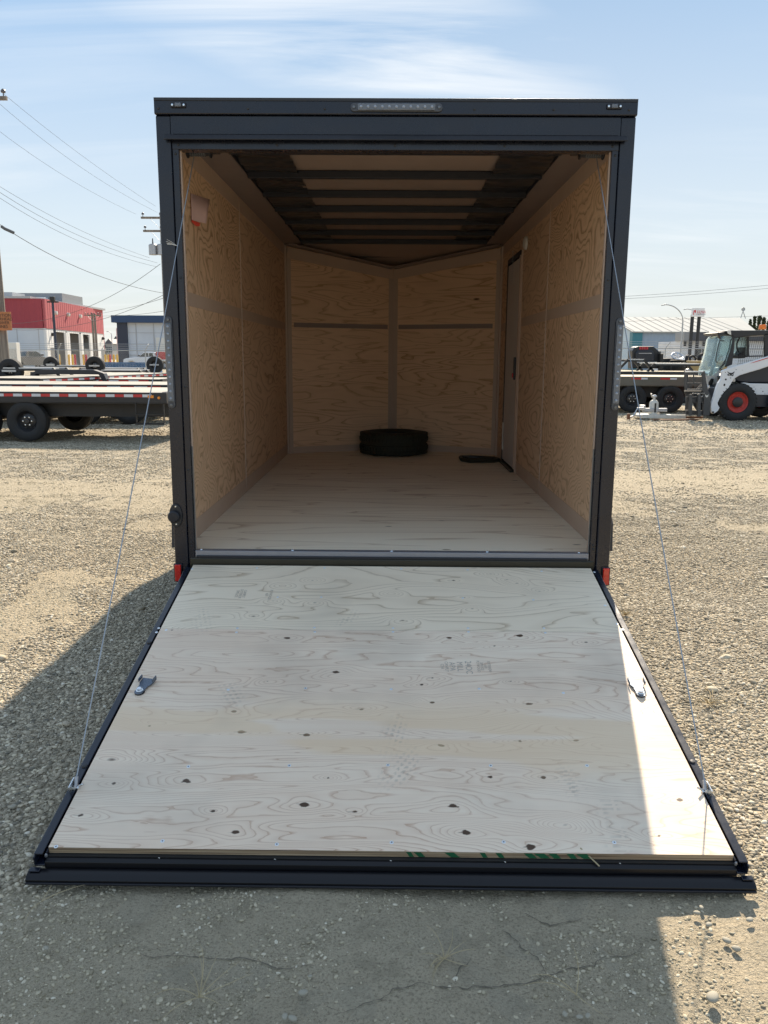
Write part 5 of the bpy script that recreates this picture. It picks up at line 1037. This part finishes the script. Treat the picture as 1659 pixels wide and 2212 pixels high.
# bollards
for i, (u, Yp, col) in enumerate(((148.6, 100, 'yellow'), (156.2, 98, 'yellow'), (161.8, 100, 'red_ink'), (180, 104, 'yellow'), (185.8, 104, 'red_ink'), (227.5, 98, 'yellow'), (233.5, 100, 'yellow'), (237.8, 98, 'red_ink'), (245.5, 100, 'yellow'), (253, 98, 'yellow'), (127.5, 97, 'yellow'))):
    p = P(u, 768, Yp); h_ = P(u, 765.5, Yp)[2]; w_ = .13
    labs = ['first yellow bollard from left before the warehouse bays', 'second yellow bollard, beside a red and white one', 'red and white bollard in the left bollard pair', 'yellow bollard before the third warehouse bay', 'red and white bollard before the third bay', 'yellow bollard nearest the warehouse corner', 'second yellow bollard from the warehouse corner', 'red bollard between yellow ones at the warehouse corner', 'fourth post of the row right of the warehouse', 'rightmost yellow bollard near the white pickup', 'yellow bollard beside the dark lamp post']
    t = MB().lathe([(0, w_), (h_-.08, w_), (h_-.02, w_*.7), (h_, 0)], (p[0], Yp, 0), 12, 'z').build('bollard', M[col], None, 0, True); tag(t, labs[i], 'bollard', 'bollards around the warehouse')
# pickups
def pickup(label, loc, rz, paint, s=1., box=None, grp=None):
    t = empty('pickup_truck', loc, label, 'pickup truck', grp, rz)
    def lp(mb, nm, m_, bv=0, par=None, sm=False): return mb.build(nm, M[m_], par or t, bv, sm, None, False)
    body = [(-2.9, .55), (-2.92, 1.25), (-2.85, 1.38), (1.15, 1.38), (1.3, 1.32), (2.55, 1.22), (2.85, 1.10), (2.95, .62), (2.6, .45), (2.45, .45), (2.3, .80), (1.9, .95), (1.5, .80), (1.35, .42), (-1.35, .42), (-1.5, .80), (-1.9, .95), (-2.3, .80), (-2.45, .50)]
    lp(MB().prism(body, -1.0, 1.0), 'body', paint, .07)
    lp(MB().prism([(-.95, 1.385), (-.75, 1.93), (.35, 1.95), (.60, 1.86), (1.25, 1.385)], -.86, .86), 'cabin', paint, .06)
    for s_ in (-1, 1):
        lp(MB().prism([(-.62, 1.42), (-.58, 1.83), (-.12, 1.86), (-.12, 1.42)], s_*.861, s_*.872), 'window', 'glass'); lp(MB().prism([(-.05, 1.42), (-.05, 1.86), (.38, 1.86), (.55, 1.80), (.98, 1.42)], s_*.861, s_*.872), 'window', 'glass')
        m_ = lp(MB().box(.90, 1.05, s_*.9, s_*1.22, 1.45, 1.62), 'mirror', 'chassis', .02)
        lp(MB().box(-2.93, -2.86, s_*.82, s_*.99, .95, 1.30), 'tail_lamp', 'red_lens', .01); lp(MB().box(2.80, 2.93, s_*.68, s_*.95, .86, 1.06), 'headlight', 'lens', .01)
        for x in (1.9, -1.9): wheel(t, Matrix.Translation(t.location) @ Matrix.Rotation(rz, 4, 'Z') @ Vector((x, s_*.88, .42)), .42, .27, .24, s_ > 0, rim='alu_dull', full=False).rotation_euler.z += 0
    lp(MB().prism([(-.94, 1.42), (-.80, 1.84)]+[(-.82, 1.845), (-.97, 1.42)], -.75, .75), 'rear_window', 'glass'); lp(MB().prism([(.68, 1.82), (1.20, 1.42), (1.24, 1.42), (.70, 1.84)], -.75, .75), 'windscreen', 'glass')
    lp(MB().box(2.88, 3.02, -.95, .95, .50, .72), 'bumper', 'alu_dull', .03); lp(MB().box(-3.05, -2.925, -.95, .95, .52, .72), 'bumper', 'alu_dull', .03); lp(MB().box(2.86, 2.95, -.62, .62, .76, 1.06), 'grille', 'chassis', .01)
    if box: 
        bx = lp(MB().box(-3.1, -.98, -1.02, 1.02, 1.10, 1.98), 'cargo_box', 'red_box', .02)
        for k_ in range(3): lp(MB().box(-.3+k_*.32, -.08+k_*.32, -1.012, -1.002, .82, 1.20), 'red_lettering', 'red_ink')
    return t
p = P(62, 780, 84); pickup('grey pickup truck parked before the red warehouse behind the fence', (p[0], 84, 0), R(62), 'truck_grey', grp=None)
p = P(271, 780, 92); pickup('white pickup truck with red box and red lettering', (p[0]+2.95, 92, 0), R(180), 'truck_white', box=True)
p0, p1 = P(222, 788, 62), P(334, 788, 62); t = empty('blue_container', ((p0[0]+p1[0])/2, 62, 0), 'long low blue ribbed steel container behind the left trailers', 'container')
zc1 = P(270, 782.5, 62)[2]; MB().box(p0[0], p1[0], 62, 62.1, .15, zc1-.1).box(p0[0], p1[0], 64.1, 64.2, .15, zc1-.1).box(p0[0], p0[0]+.1, 62.1, 64.1, .15, zc1-.1).box(p1[0]-.1, p1[0], 62.1, 64.1, .15, zc1-.1).box(p0[0]+.1, p1[0]-.1, 62.1, 64.1, .15, .25).build('container_body', M['bluebin'], t, .02); MB().box(p0[0]-.05, p1[0]+.05, 61.93, 62.12, zc1-.099, zc1).build('top_rail', M['bluebin'], t)
for i in range(18): x = p0[0]+.1+i*(p1[0]-p0[0]-.2)/17; MB().box(x-.05, x+.05, 61.90, 61.999, .15, zc1-.1).build('rib', M['bluebin'], t)
# small white hut post near pole
p = P(26, 760, 45); t = empty('electric_meter_box', (p[0], 45, 0), 'cream meter cabinet beside the wooden pole base', 'cabinet')
MB().box(p[0]-.28, p[0]+.28, 45, 45.5, .0, P(26, 740, 45)[2]).build('cabinet_body', M['ivory'], t, .02); MB().box(p[0]-.22, p[0]+.22, 44.95, 44.998, .4, 1.9).build('cabinet_door', M['dirty_white'], t, .01)
# poles and wires
def pole(label, x, y, h, r0=.17, r1=.12, arms=(), mat='timber_pole', tr=None):
    t = empty('utility_pole', (x, y, 0), label, 'utility pole'); MB().tube([(x, y, -.1), (x, y, h*.5), (x, y, h)], [r0, (r0+r1)/2, r1], 14).build('pole', M[mat], t, 0, True)
    for (z, hl, off) in arms:
        a_ = MB().box(x-hl+off, x+hl+off, y-.25, y-.14, z-.06, z+.06).build('crossarm', M['timber_pole'], t)
        for s_ in (-1, 0, 1):
            xx = x+off+s_*(hl-.12); MB().lathe([(z+.061, .02), (z+.18, .02), (z+.19, .08), (z+.24, .085), (z+.30, .05), (z+.33, .0)], (xx, y-.19, 0), 12, 'z').build('insulator', M['ins'], a_, 0, True)
        MB().bar((x+off-hl*.55, y-.13, z-.07), (x, y-.13, z-.7), .03, .02).build('brace', M['galv'], t); MB().bar((x+off+hl*.55, y-.13, z-.07), (x, y-.13, z-.7), .03, .02).build('brace', M['galv'], t)
    return t
Y1 = 27.0; p = P(6, 755, Y1); x1 = p[0]; zc_ = P(15, 216, Y1)[2]
pole('weathered wooden utility pole at left edge with orange caution sign', x1, Y1, zc_+.6, .23, .14, [(zc_, abs(P(20.5, 216, Y1)[0]-x1), 0)])
sg = P(3, 694, Y1-.35); zs0, zs1 = P(10, 713.5, Y1-.35)[2], P(10, 673.5, Y1-.35)[2]; xs1 = P(23.5, 694, Y1-.35)[0]; xs0 = xs1-.66
t = empty('caution_sign', ((xs0+xs1)/2, Y1-.3, zs0), 'orange sign reading CAUTION OVERHEAD POWER LINES on the left pole', 'sign')
MB().box(xs0, xs1, Y1-.32, Y1-.29, zs0, zs1).build('sign_board', M['orange_sign'], t, .004)
text_mesh('lettering', 'CAUTION\nOVERHEAD\nPOWER\nLINES', (zs1-zs0)*.225, M['black_ink'], t, Matrix.Translation((0, -.028, (zs1-zs0)*.50)) @ Matrix.Rotation(R(90), 4, 'X'))
Y2 = 49.; x2_ = P(354, 600, Y2)[0]; z21, z22 = P(330, 471.5, Y2)[2], P(330, 500, Y2)[2]
t2 = pole('wooden utility pole with transformers half hidden by the cargo trailer', x2_, Y2, z21+.35, .13, .10, [(z21, P(349, 500, Y2)[0]-P(306, 471, Y2)[0], 0), (z22, P(349, 500, Y2)[0]-P(311, 500, Y2)[0], 0)])
zt0, zt1 = P(335, 552, Y2)[2], P(335, 531, Y2)[2]
for s_, xx in ((0, P(334, 540, Y2)[0]), (1, P(352, 540, Y2)[0])):
    c_ = MB().lathe([(zt0, 0), (zt0, .26), (zt1, .26), (zt1+.05, .2), (zt1+.05, 0)], (xx, Y2-.35, 0), 18, 'z').build('transformer', M['alu_dull'], t2, 0, True)
    MB().tube([(xx, Y2-.35, zt1+.05), (xx, Y2-.35, zt1+.4)], [.05, .03], 8).build('bushing', M['ins'], c_)
MB().box(P(330, 545, Y2)[0], x2_, Y2-.2, Y2-.12, zt0+.2, zt0+.28).build('transformer_bracket', M['galv'], t2)
def wire(uvs, Ya, Yb, r, label, far=None, mat='wire'):
    us = [q[0] for q in uvs]; vs3 = [q[1] for q in uvs]; co_ = np.polyfit(us, vs3, min(2, len(us)-1)); u0, u1 = us[0], us[-1]; pp = []
    for t_ in np.linspace(0, 1, 22):
        # depth varies so that equal steps run along a straight ground line
        x_a = P(u0, 700, Ya)[0]; x_b = P(u1, 700, Yb)[0]; Y_ = Ya+(Yb-Ya)*t_; x_ = x_a+(x_b-x_a)*t_; d = np.array([x_, Y_, 6.])-CAM; uu = 829.5+F*(d@RX)/(d@fwd)
        for _ in range(3):
            v_ = np.polyval(co_, uu); z_ = P(uu, v_, Y_)[2]; d = np.array([x_, Y_, z_])-CAM; uu = 829.5+F*(d@RX)/(d@fwd)
        pp.append((x_, Y_, z_))
    tag(MB().tube(pp, r*.5, 5).build('power_line', M[mat], None, 0, True), label, 'power line', 'overhead wires')
wire([(-30, 172), (17, 208), (170, 332), (348, 453)], 26, 49, .012, 'topmost overhead wire starting at the left crossarm insulator')
wire([(-30, 198), (0, 225), (170, 358), (350, 464)], 26, 49, .012, 'second overhead wire from the top at upper left')
wire([(-30, 262), (0, 283.5), (150, 387), (306, 468)], 26, 49, .012, 'third overhead wire ending at the far crossarm tip')
wire([(-30, 386), (0, 401), (165, 494), (330, 559)], 26, 49, .014, 'upper wire of the middle bundle of three'); wire([(-30, 398), (0, 413), (160, 505), (346, 569)], 26, 49, .016, 'middle wire of the middle bundle of three'); wire([(-30, 410), (0, 425), (160, 517), (343, 577)], 26, 49, .015, 'lowest wire of the middle bundle of three')
wire([(-30, 466), (0, 485), (134, 559.5), (259, 615), (365, 633.5)], 26, 49, .026, 'thick overhead cable sagging below the other wires')
p_ = [P(u, v, 26.8) for u, v in ((3, 489), (10, 494), (30, 503))]; tag(MB().tube(p_, .055, 8).build('cable_splice', M['wire'], None, 0, True), 'dark splice case clamped on the thick cable at far left', 'splice case')
wire([(352, 566), (273.6, 619.5), (192, 663), (115, 687), (24, 699)], 48.6, 80, .03, 'wire crossing in front of the red cladding'); wire([(365, 631), (218, 690), (125, 709), (24, 712)], 48.6, 85, .03, 'lower wire crossing the red warehouse wall'); wire([(365, 640), (290, 662), (222, 676)], 50, 120, .03, 'faint wire running toward the twin poles'); wire([(370, 669), (300, 679), (222, 682.5)], 55, 120, .03, 'nearly level wire above the navy fascia')
wire([(1335, 641), (1500, 630), (1680, 614)], 140, 140, .05, 'upper distant wire right of the cargo trailer'); wire([(1335, 646), (1500, 636), (1680, 621)], 140, 140, .05, 'lower distant wire right of the cargo trailer'); wire([(1335, 696), (1400, 692), (1500, 688), (1680, 682)], 110, 110, .03, 'thin wire passing the grey roof on the right')
p = P(120.5, 750, 68); t = empty('lamp_post', (p[0], 68, 0), 'slim dark post with cross bracket before the red warehouse', 'lamp post'); zz1 = P(120, 641, 68)[2]
MB().tube([(p[0], 68, 0), (p[0], 68, zz1)], [.13, .09], 10).build('post', M['navy_dark'], t, 0, True); MB().box(p[0]-.45, p[0]+.5, 67.9, 68.1, zz1-.5, zz1-.38).build('bracket', M['chassis'], t); MB().box(p[0]-.2, p[0]+.2, 67.85, 68.15, zz1-.36, zz1).build('lamp_head', M['chassis'], t, .03)
for i, u in enumerate((203.5, 209)):
    p = P(u, 755, 96+i*3); pole(('left one of the two slim wooden poles before the red cladding', 'right one of the two slim wooden poles before the red cladding')[i], p[0], 96+i*3, P(u, 677+i, 96+i*3)[2], .16, .12, [(P(u, 681+i, 96+i*3)[2], .9, 0)])
def street(u, v0, vt, Y, reach, label, thick=.09):
    p = P(u, v0, Y); z1 = P(u, vt, Y)[2]; x = p[0]; rd = abs(P(reach, vt, Y)[0]-x); s_ = -1 if reach < u else 1
    t = empty('street_light', (x, Y, 0), label, 'street light'); hr = rd*.75
    ar_ = [(x, Y, 0), (x, Y, z1-hr)]+[(x+s_*rd*.85*(1-math.cos(a)), Y, z1-hr+hr*math.sin(a)) for a in np.linspace(.15, math.pi/2, 9)]
    MB().tube(ar_, [thick, thick*.8]+[thick*.6]*9, 8).build('column', M['mesh_wire'], t, 0, True); MB().bar((x+s_*rd*.80, Y, z1), (x+s_*rd*1.0, Y, z1-.08), .16, .12).build('lamp_head', M['mesh_wire'], t, .02)
street(1468, 790, 658, 80, 1429, 'curved grey street light in front of the grey roofed building'); street(243, 760, 716, 150, 230, 'small far street light between the left buildings'); street(1505, 790, 667.5, 105, 1477, 'far street light whose arm shows left of the pole sign')
p = P(254, 740, 140); tag(MB().tube([(p[0], 140, 0), (p[0], 140, P(250, 709, 140)[2])], .14, 8).build('flag_pole', M['mesh_wire'], None, 0, True), 'thin pale pole standing between the two left buildings', 'pole')
# ------------------------------------------------------------------ buildings right
Ye = 112.; xe = P(1373, 716, Ye)[0]; ze = P(1373, 716, Ye)[2]; Yr_ = Ye+14; zr = P(1340, 685, Yr_)[2]; xR = P(1637, 714, Ye)[0]; xRr = P(1599, 687, Ye+14)[0]
gb = empty('grey_metal_building', ((xe+xR)/2, Ye, 0), 'long blue grey metal building with pale ridged roof and teal corner', 'building')
MB().box(xe, xR, Ye+.3, Ye+.6, 0, ze-.15).build('front_wall', M['bluegrey_wall'], gb); MB().prism([(Ye+.3, 0), (Ye+28, 0), (Ye+28, ze-.1), (Yr_, zr-.25), (Ye+.3, ze-.2)], xe-.25, xe-.002, 'x').build('gable_wall', M['pale_gable'], gb)
MB().box(xe-.3, P(1384.5, 785, Ye)[0], Ye+.1, Ye+.298, 0, ze-.2).build('corner_trim', M['teal'], gb); MB().box(xe-.32, xe-.26, Ye+.2, Ye+1.6, 0, ze-.1).build('corner_trim', M['teal'], gb)
MB().add([(xe-.5, Ye-.1, ze), (xR, Ye-.1, ze), (xRr, Yr_, zr), (xe-.5, Yr_, zr), (xe-.5, Ye-.1, ze-.15), (xR, Ye-.1, ze-.15), (xRr, Yr_, zr-.15), (xe-.5, Yr_, zr-.15)], [(0, 1, 2, 3), (7, 6, 5, 4), (0, 4, 5, 1), (0, 3, 7, 4), (1, 5, 6, 2), (3, 2, 6, 7)]).build('roof', M['metal_roof'], gb)
MB().add([(xe-.5, Ye+28, ze), (xR, Ye+28, ze), (xRr, Yr_+.02, zr), (xe-.5, Yr_+.02, zr)], [(3, 2, 1, 0)]).build('roof', M['metal_roof'], gb)
for i in range(int((xR-xe)/1.3)): x = xe-.2+i*1.3; MB().bar((x, Ye-.08, ze+.05), (min(x, xRr-.2+0*x) if x > xRr else x, Yr_, zr+.05), .05, .035).build('roof_rib', M['metal_roof'], gb)
MB().box(xe-.33, xe-.255, Ye+6, Ye+15, 0, P(1350, 728, Ye)[2]).build('roller_door', M['ivory'], gb)
Yo = 84.; xo = P(1478, 785, Yo)[0]; xo2 = P(1720, 785, Yo)[0]; zf0, zf1 = P(1500, 736, Yo)[2], P(1500, 717.5, Yo)[2]
ob = empty('white_office', ((xo+xo2)/2, Yo, 0), 'low white office with charcoal fascia behind the tyre heap', 'office')
MB().box(xo, xo2, Yo+1, Yo+9, 0, zf0-.002).build('wall', M['office_white'], ob); xf = P(1493, 785, Yo)[0]; MB().box(xo-.15, xf, Yo+.2, Yo+3, zf0, zf1).build('fascia', M['grey_fascia'], ob); MB().box(xf+.002, P(1520, 785, Yo)[0], Yo+.1, Yo+3, zf0, zf1).build('fascia', M['charcoal'], ob); MB().box(P(1520, 785, Yo)[0]+.002, xo2, Yo+.6, Yo+3, zf0, zf1-.35).build('fascia', M['charcoal'], ob); MB().box(P(1520, 785, Yo)[0]+.002, xo2, Yo+3.01, Yo+8.9, zf0, zf1-.1).build('parapet', M['frame_grey'], ob)
for u in (1513, 1528.5, 1544.5): x = P(u, 785, Yo)[0]; z_0 = P(u, 762, Yo)[2] if u > 1515 else .1; z_1 = P(u, 751, Yo)[2]; w_ = MB().box(x-.32, x+.32, Yo+.9, Yo+.999, z_0, z_1).build('window' if u > 1515 else 'door', M['glass'], ob)
for u in (1483, 1495, 1524, 1541): x = P(u, 785, Yo)[0]; z = P(u, 742, Yo)[2]; MB().box(x-.1, x+.1, Yo+.8, Yo+.999, z-.25, z+.25).build('wall_lamp', M['chassis'], ob)
Yq = 78.; t = empty('pylon_sign', (P(1499, 785, Yq)[0], Yq, 0), 'white business sign reading KALMAN on two dark poles', 'sign')
for u in (1491.5, 1506): x = P(u, 740, Yq)[0]; MB().tube([(x, Yq, 0), (x, Yq, P(u, 680, Yq)[2])], .17, 10).build('sign_post', M['paint_matt'], t, 0, True)
a, b_ = P(1491, 684.5, Yq), P(1519.3, 666, Yq); MB().box(a[0], b_[0], Yq-.45, Yq-.2, a[2], b_[2]).build('sign_box', M['white_paint'], t, .02); zc2 = (a[2]+b_[2])/2
text_mesh('lettering', 'KALMAN', .42, M['red_ink'], t, Matrix.Translation(((b_[0]-a[0])*.14, -.455, zc2+.02)) @ Matrix.Rotation(R(90), 4, 'X') @ Matrix.Diagonal((.50, 1, 1, 1)))
text_mesh('lettering', 'CONSTRUCTION', .17, M['charcoal'], t, Matrix.Translation(((b_[0]-a[0])*.14, -.455, zc2-.20)) @ Matrix.Rotation(R(90), 4, 'X') @ Matrix.Diagonal((.7, 1, 1, 1)))
MB().add([(a[0]+.10, Yq-.456, zc2-.25), (a[0]+.17, Yq-.456, zc2-.25), (a[0]+.19, Yq-.456, zc2+.1), (a[0]+.30, Yq-.456, zc2-.1), (a[0]+.36, Yq-.456, zc2-.0), (a[0]+.36, Yq-.456, zc2+.22), (a[0]+.12, Yq-.456, zc2+.18)], [(0, 1, 2, 3, 4, 5, 6)]).build('sign_emblem', M['red_ink'], t)
p = P(1462, 770, 70); t = empty('white_car', (p[0], 70, 0), 'white car parked behind the tyre stacks', 'car')
MB().prism([(p[0]-2.0, .4), (p[0]-2.0, .95), (p[0]-1.2, 1.05), (p[0]-.3, 1.5), (p[0]+1.1, 1.55), (p[0]+1.9, 1.15), (p[0]+2.2, 1.1), (p[0]+2.2, .4)], 70, 71.7).build('body', M['truck_white'], t, .08)
MB().prism([(p[0]-.95, 1.08), (p[0]-.25, 1.44), (p[0]+1.05, 1.48), (p[0]+1.6, 1.12)], 69.98, 69.998).build('window', M['glass'], t)
for x in (-1.3, 1.4): wheel(t, (p[0]+x, 70.05, .33), .33, .2, .2, full=False)
p = P(1604, 700, 130); t = empty('antenna_mast', (p[0], 130, 0), 'thin mast with small vane rising over the grey roof', 'mast'); MB().tube([(p[0]-.4, 130, 8), (p[0]-.1, 130, P(1604, 672, 130)[2])], .06, 6).tube([(p[0]+.4, 130, 8), (p[0]-.1, 130, P(1604, 672, 130)[2])], .06, 6).build('mast_legs', M['mesh_wire'], t)
MB().lathe([(-.05, .3), (.05, .3), (.05, 0), (-.05, 0)], (p[0]-.1, 130, P(1604, 668, 130)[2]), 10).build('vane', M['mesh_wire'], t)
def tree(u, vtop, Y, wid, label, seed):
    r = random.Random(seed); p = P(u, 790, Y); H = P(u, vtop, Y)[2]; x0_ = p[0]; t = empty('poplar_tree', (x0_, Y, 0), label, 'tree', 'trees behind the grey roofed building')
    m_ = MB().tube([(x0_, Y, 0), (x0_+.1, Y, H*.5), (x0_, Y, H*.92)], [.22, .14, .04], 7)
    fo = MB()
    for k_ in range(16):
        z = H*(.2+.7*k_/16); a = r.random()*6.28; l_ = wid*(1-.55*abs(z/H-.45))*.8; m_.tube([(x0_, Y, z), (x0_+math.cos(a)*l_*.5, Y+math.sin(a)*l_*.5, z+l_*.8)], [.05, .015], 4)
    for k_ in range(1500):
        z = H*(.14+.86*r.random()**.8); a = r.random()*6.28; rad = wid*(.25+.75*(1-z/H)**.6)*(.75+.35*math.sin(z*2.1+seed)+.2*math.sin(a*3+z))*r.random()**.5
        c = Vector((x0_+rad*math.cos(a), Y+rad*math.sin(a), z)); s_ = r.uniform(.10, .22); d = Vector((r.uniform(-1, 1), r.uniform(-1, 1), r.uniform(-.3, 1))).normalized(); e = d.cross(Vector((r.uniform(-1, 1), r.uniform(-1, 1), 1))).normalized()
        fo.add([c-e*s_, c+d*s_*1.2, c+e*s_, c-d*s_*.8], [(0, 1, 2, 3)])
    m_.build('trunk', M['bark'], t, 0, True); o = fo.build('crown', M['pine'], t)
for i, (u, vt, w_) in enumerate(((1612, 690, 1.1), (1621, 684, 1.3), (1631, 682, 1.3), (1641, 686, 1.2), (1652, 690, 1.3), (1664, 688, 1.5))):
    tree(u, vt, 150+i*3, w_*.68, ('leftmost slim poplar tree right of the roof end', 'second slim poplar tree from the left', 'tallest slim poplar tree of the row', 'slim poplar just left of the loader beacon', 'poplar tree directly behind the orange beacon', 'poplar tree cut by the right picture edge')[i], i+5)
# weeds and loose stones
def tuft(u, v, n, L_, label, flat=.25, seed=1):
    r = random.Random(seed); p = G(u, v); t = MB()
    for k_ in range(n):
        a = r.random()*6.28; l_ = L_*r.uniform(.5, 1); el = r.uniform(flat, flat+.7); q = Vector((p[0], p[1], .002)); pts_ = [q]
        for j in range(1, 6): f_ = j/5; pts_.append(q+Vector((math.cos(a+.3*f_)*l_*f_*math.cos(el), math.sin(a+.3*f_)*l_*f_*math.cos(el), l_*math.sin(el)*f_*(1.25-.75*f_))))
        t.tube(pts_, [.0013, .0012, .0011, .0009, .0007, .0004], 4)
    tag(t.build('dry_weed', M['straw'], None, 0, True), label, 'weed', 'dry weeds on the yard')
tuft(430, 2156, 9, .16, 'dry straw coloured weed at bottom left of the dirt', .2, 3); tuft(1452, 2085-2, 0+6, .10, 'few dry stalks lying near the shadow edge', .1, 9) if False else None
tuft(960, 2072, 10, .12, 'flattened straw weed in the middle of the dirt', .05, 5); tuft(1352, 1330, 26, .12, 'dry grass tuft beside the right end of the hinge', .4, 6); tuft(1530, 1520, 30, .22, 'flattened straw clump on the right gravel', .08, 7); tuft(90, 1948, 3, .22, 'single long straw lying left of the ramp corner', .02, 8); tuft(1245, 2150, 4, .2, 'thin dry stalk near the bottom of the dirt', .05, 11)
for i, (u, v, s_) in enumerate(((655, 2148, .022), (615, 2200, .018), (632, 2203, .019), (1540, 2160, .032), (1570, 2035, .022), (1530, 2000, .018), (1220, 2193, .014), (1252, 2200, .015), (1270, 2198, .016), (100, 2050, .015), (28, 1745, .022), (40, 1752, .016), (1505, 1975, .018), (1515, 1962, .014), (1590, 2052, .020), (670, 2110, .010), (450, 1985, .010), (1620, 1990, .02))):
    p = G(u, v); st = pc_.objects[i % 4].data.copy(); o = link('loose_stone', st); o.location = (p[0], p[1], s_*.25); s_ *= .55; o.scale = (s_,)*3; o.rotation_euler = (0, 0, i*1.3); st.materials.clear(); st.materials.append(M['stone'])
    tag(o, ('pebble at the crack, left of the dirt centre', 'leftmost pebble of the bottom edge cluster', 'right pebble of the bottom left pair', 'largest round stone, in the sunlit corner at bottom right', 'sunlit stone above the large one near the right edge', 'upper stone close to the shadow corner on the right', 'small stone at the bottom, left of the shadow edge', 'middle small stone at the bottom near the shadow edge', 'right small stone at the bottom near the shadow edge', 'small stone below the left end of the ramp', 'pale stone in the gravel at the left picture edge', 'second stone in the gravel at the left edge', 'left stone of the pair under the ramp right corner', 'right stone of the pair under the ramp right corner', 'stone between the large one and the right edge', 'tiny stone just above the long crack', 'tiny stone in the shaded dirt left of centre', 'stone just beyond the ramp tip shadow at right')[i], 'stone', 'loose stones on the packed dirt')
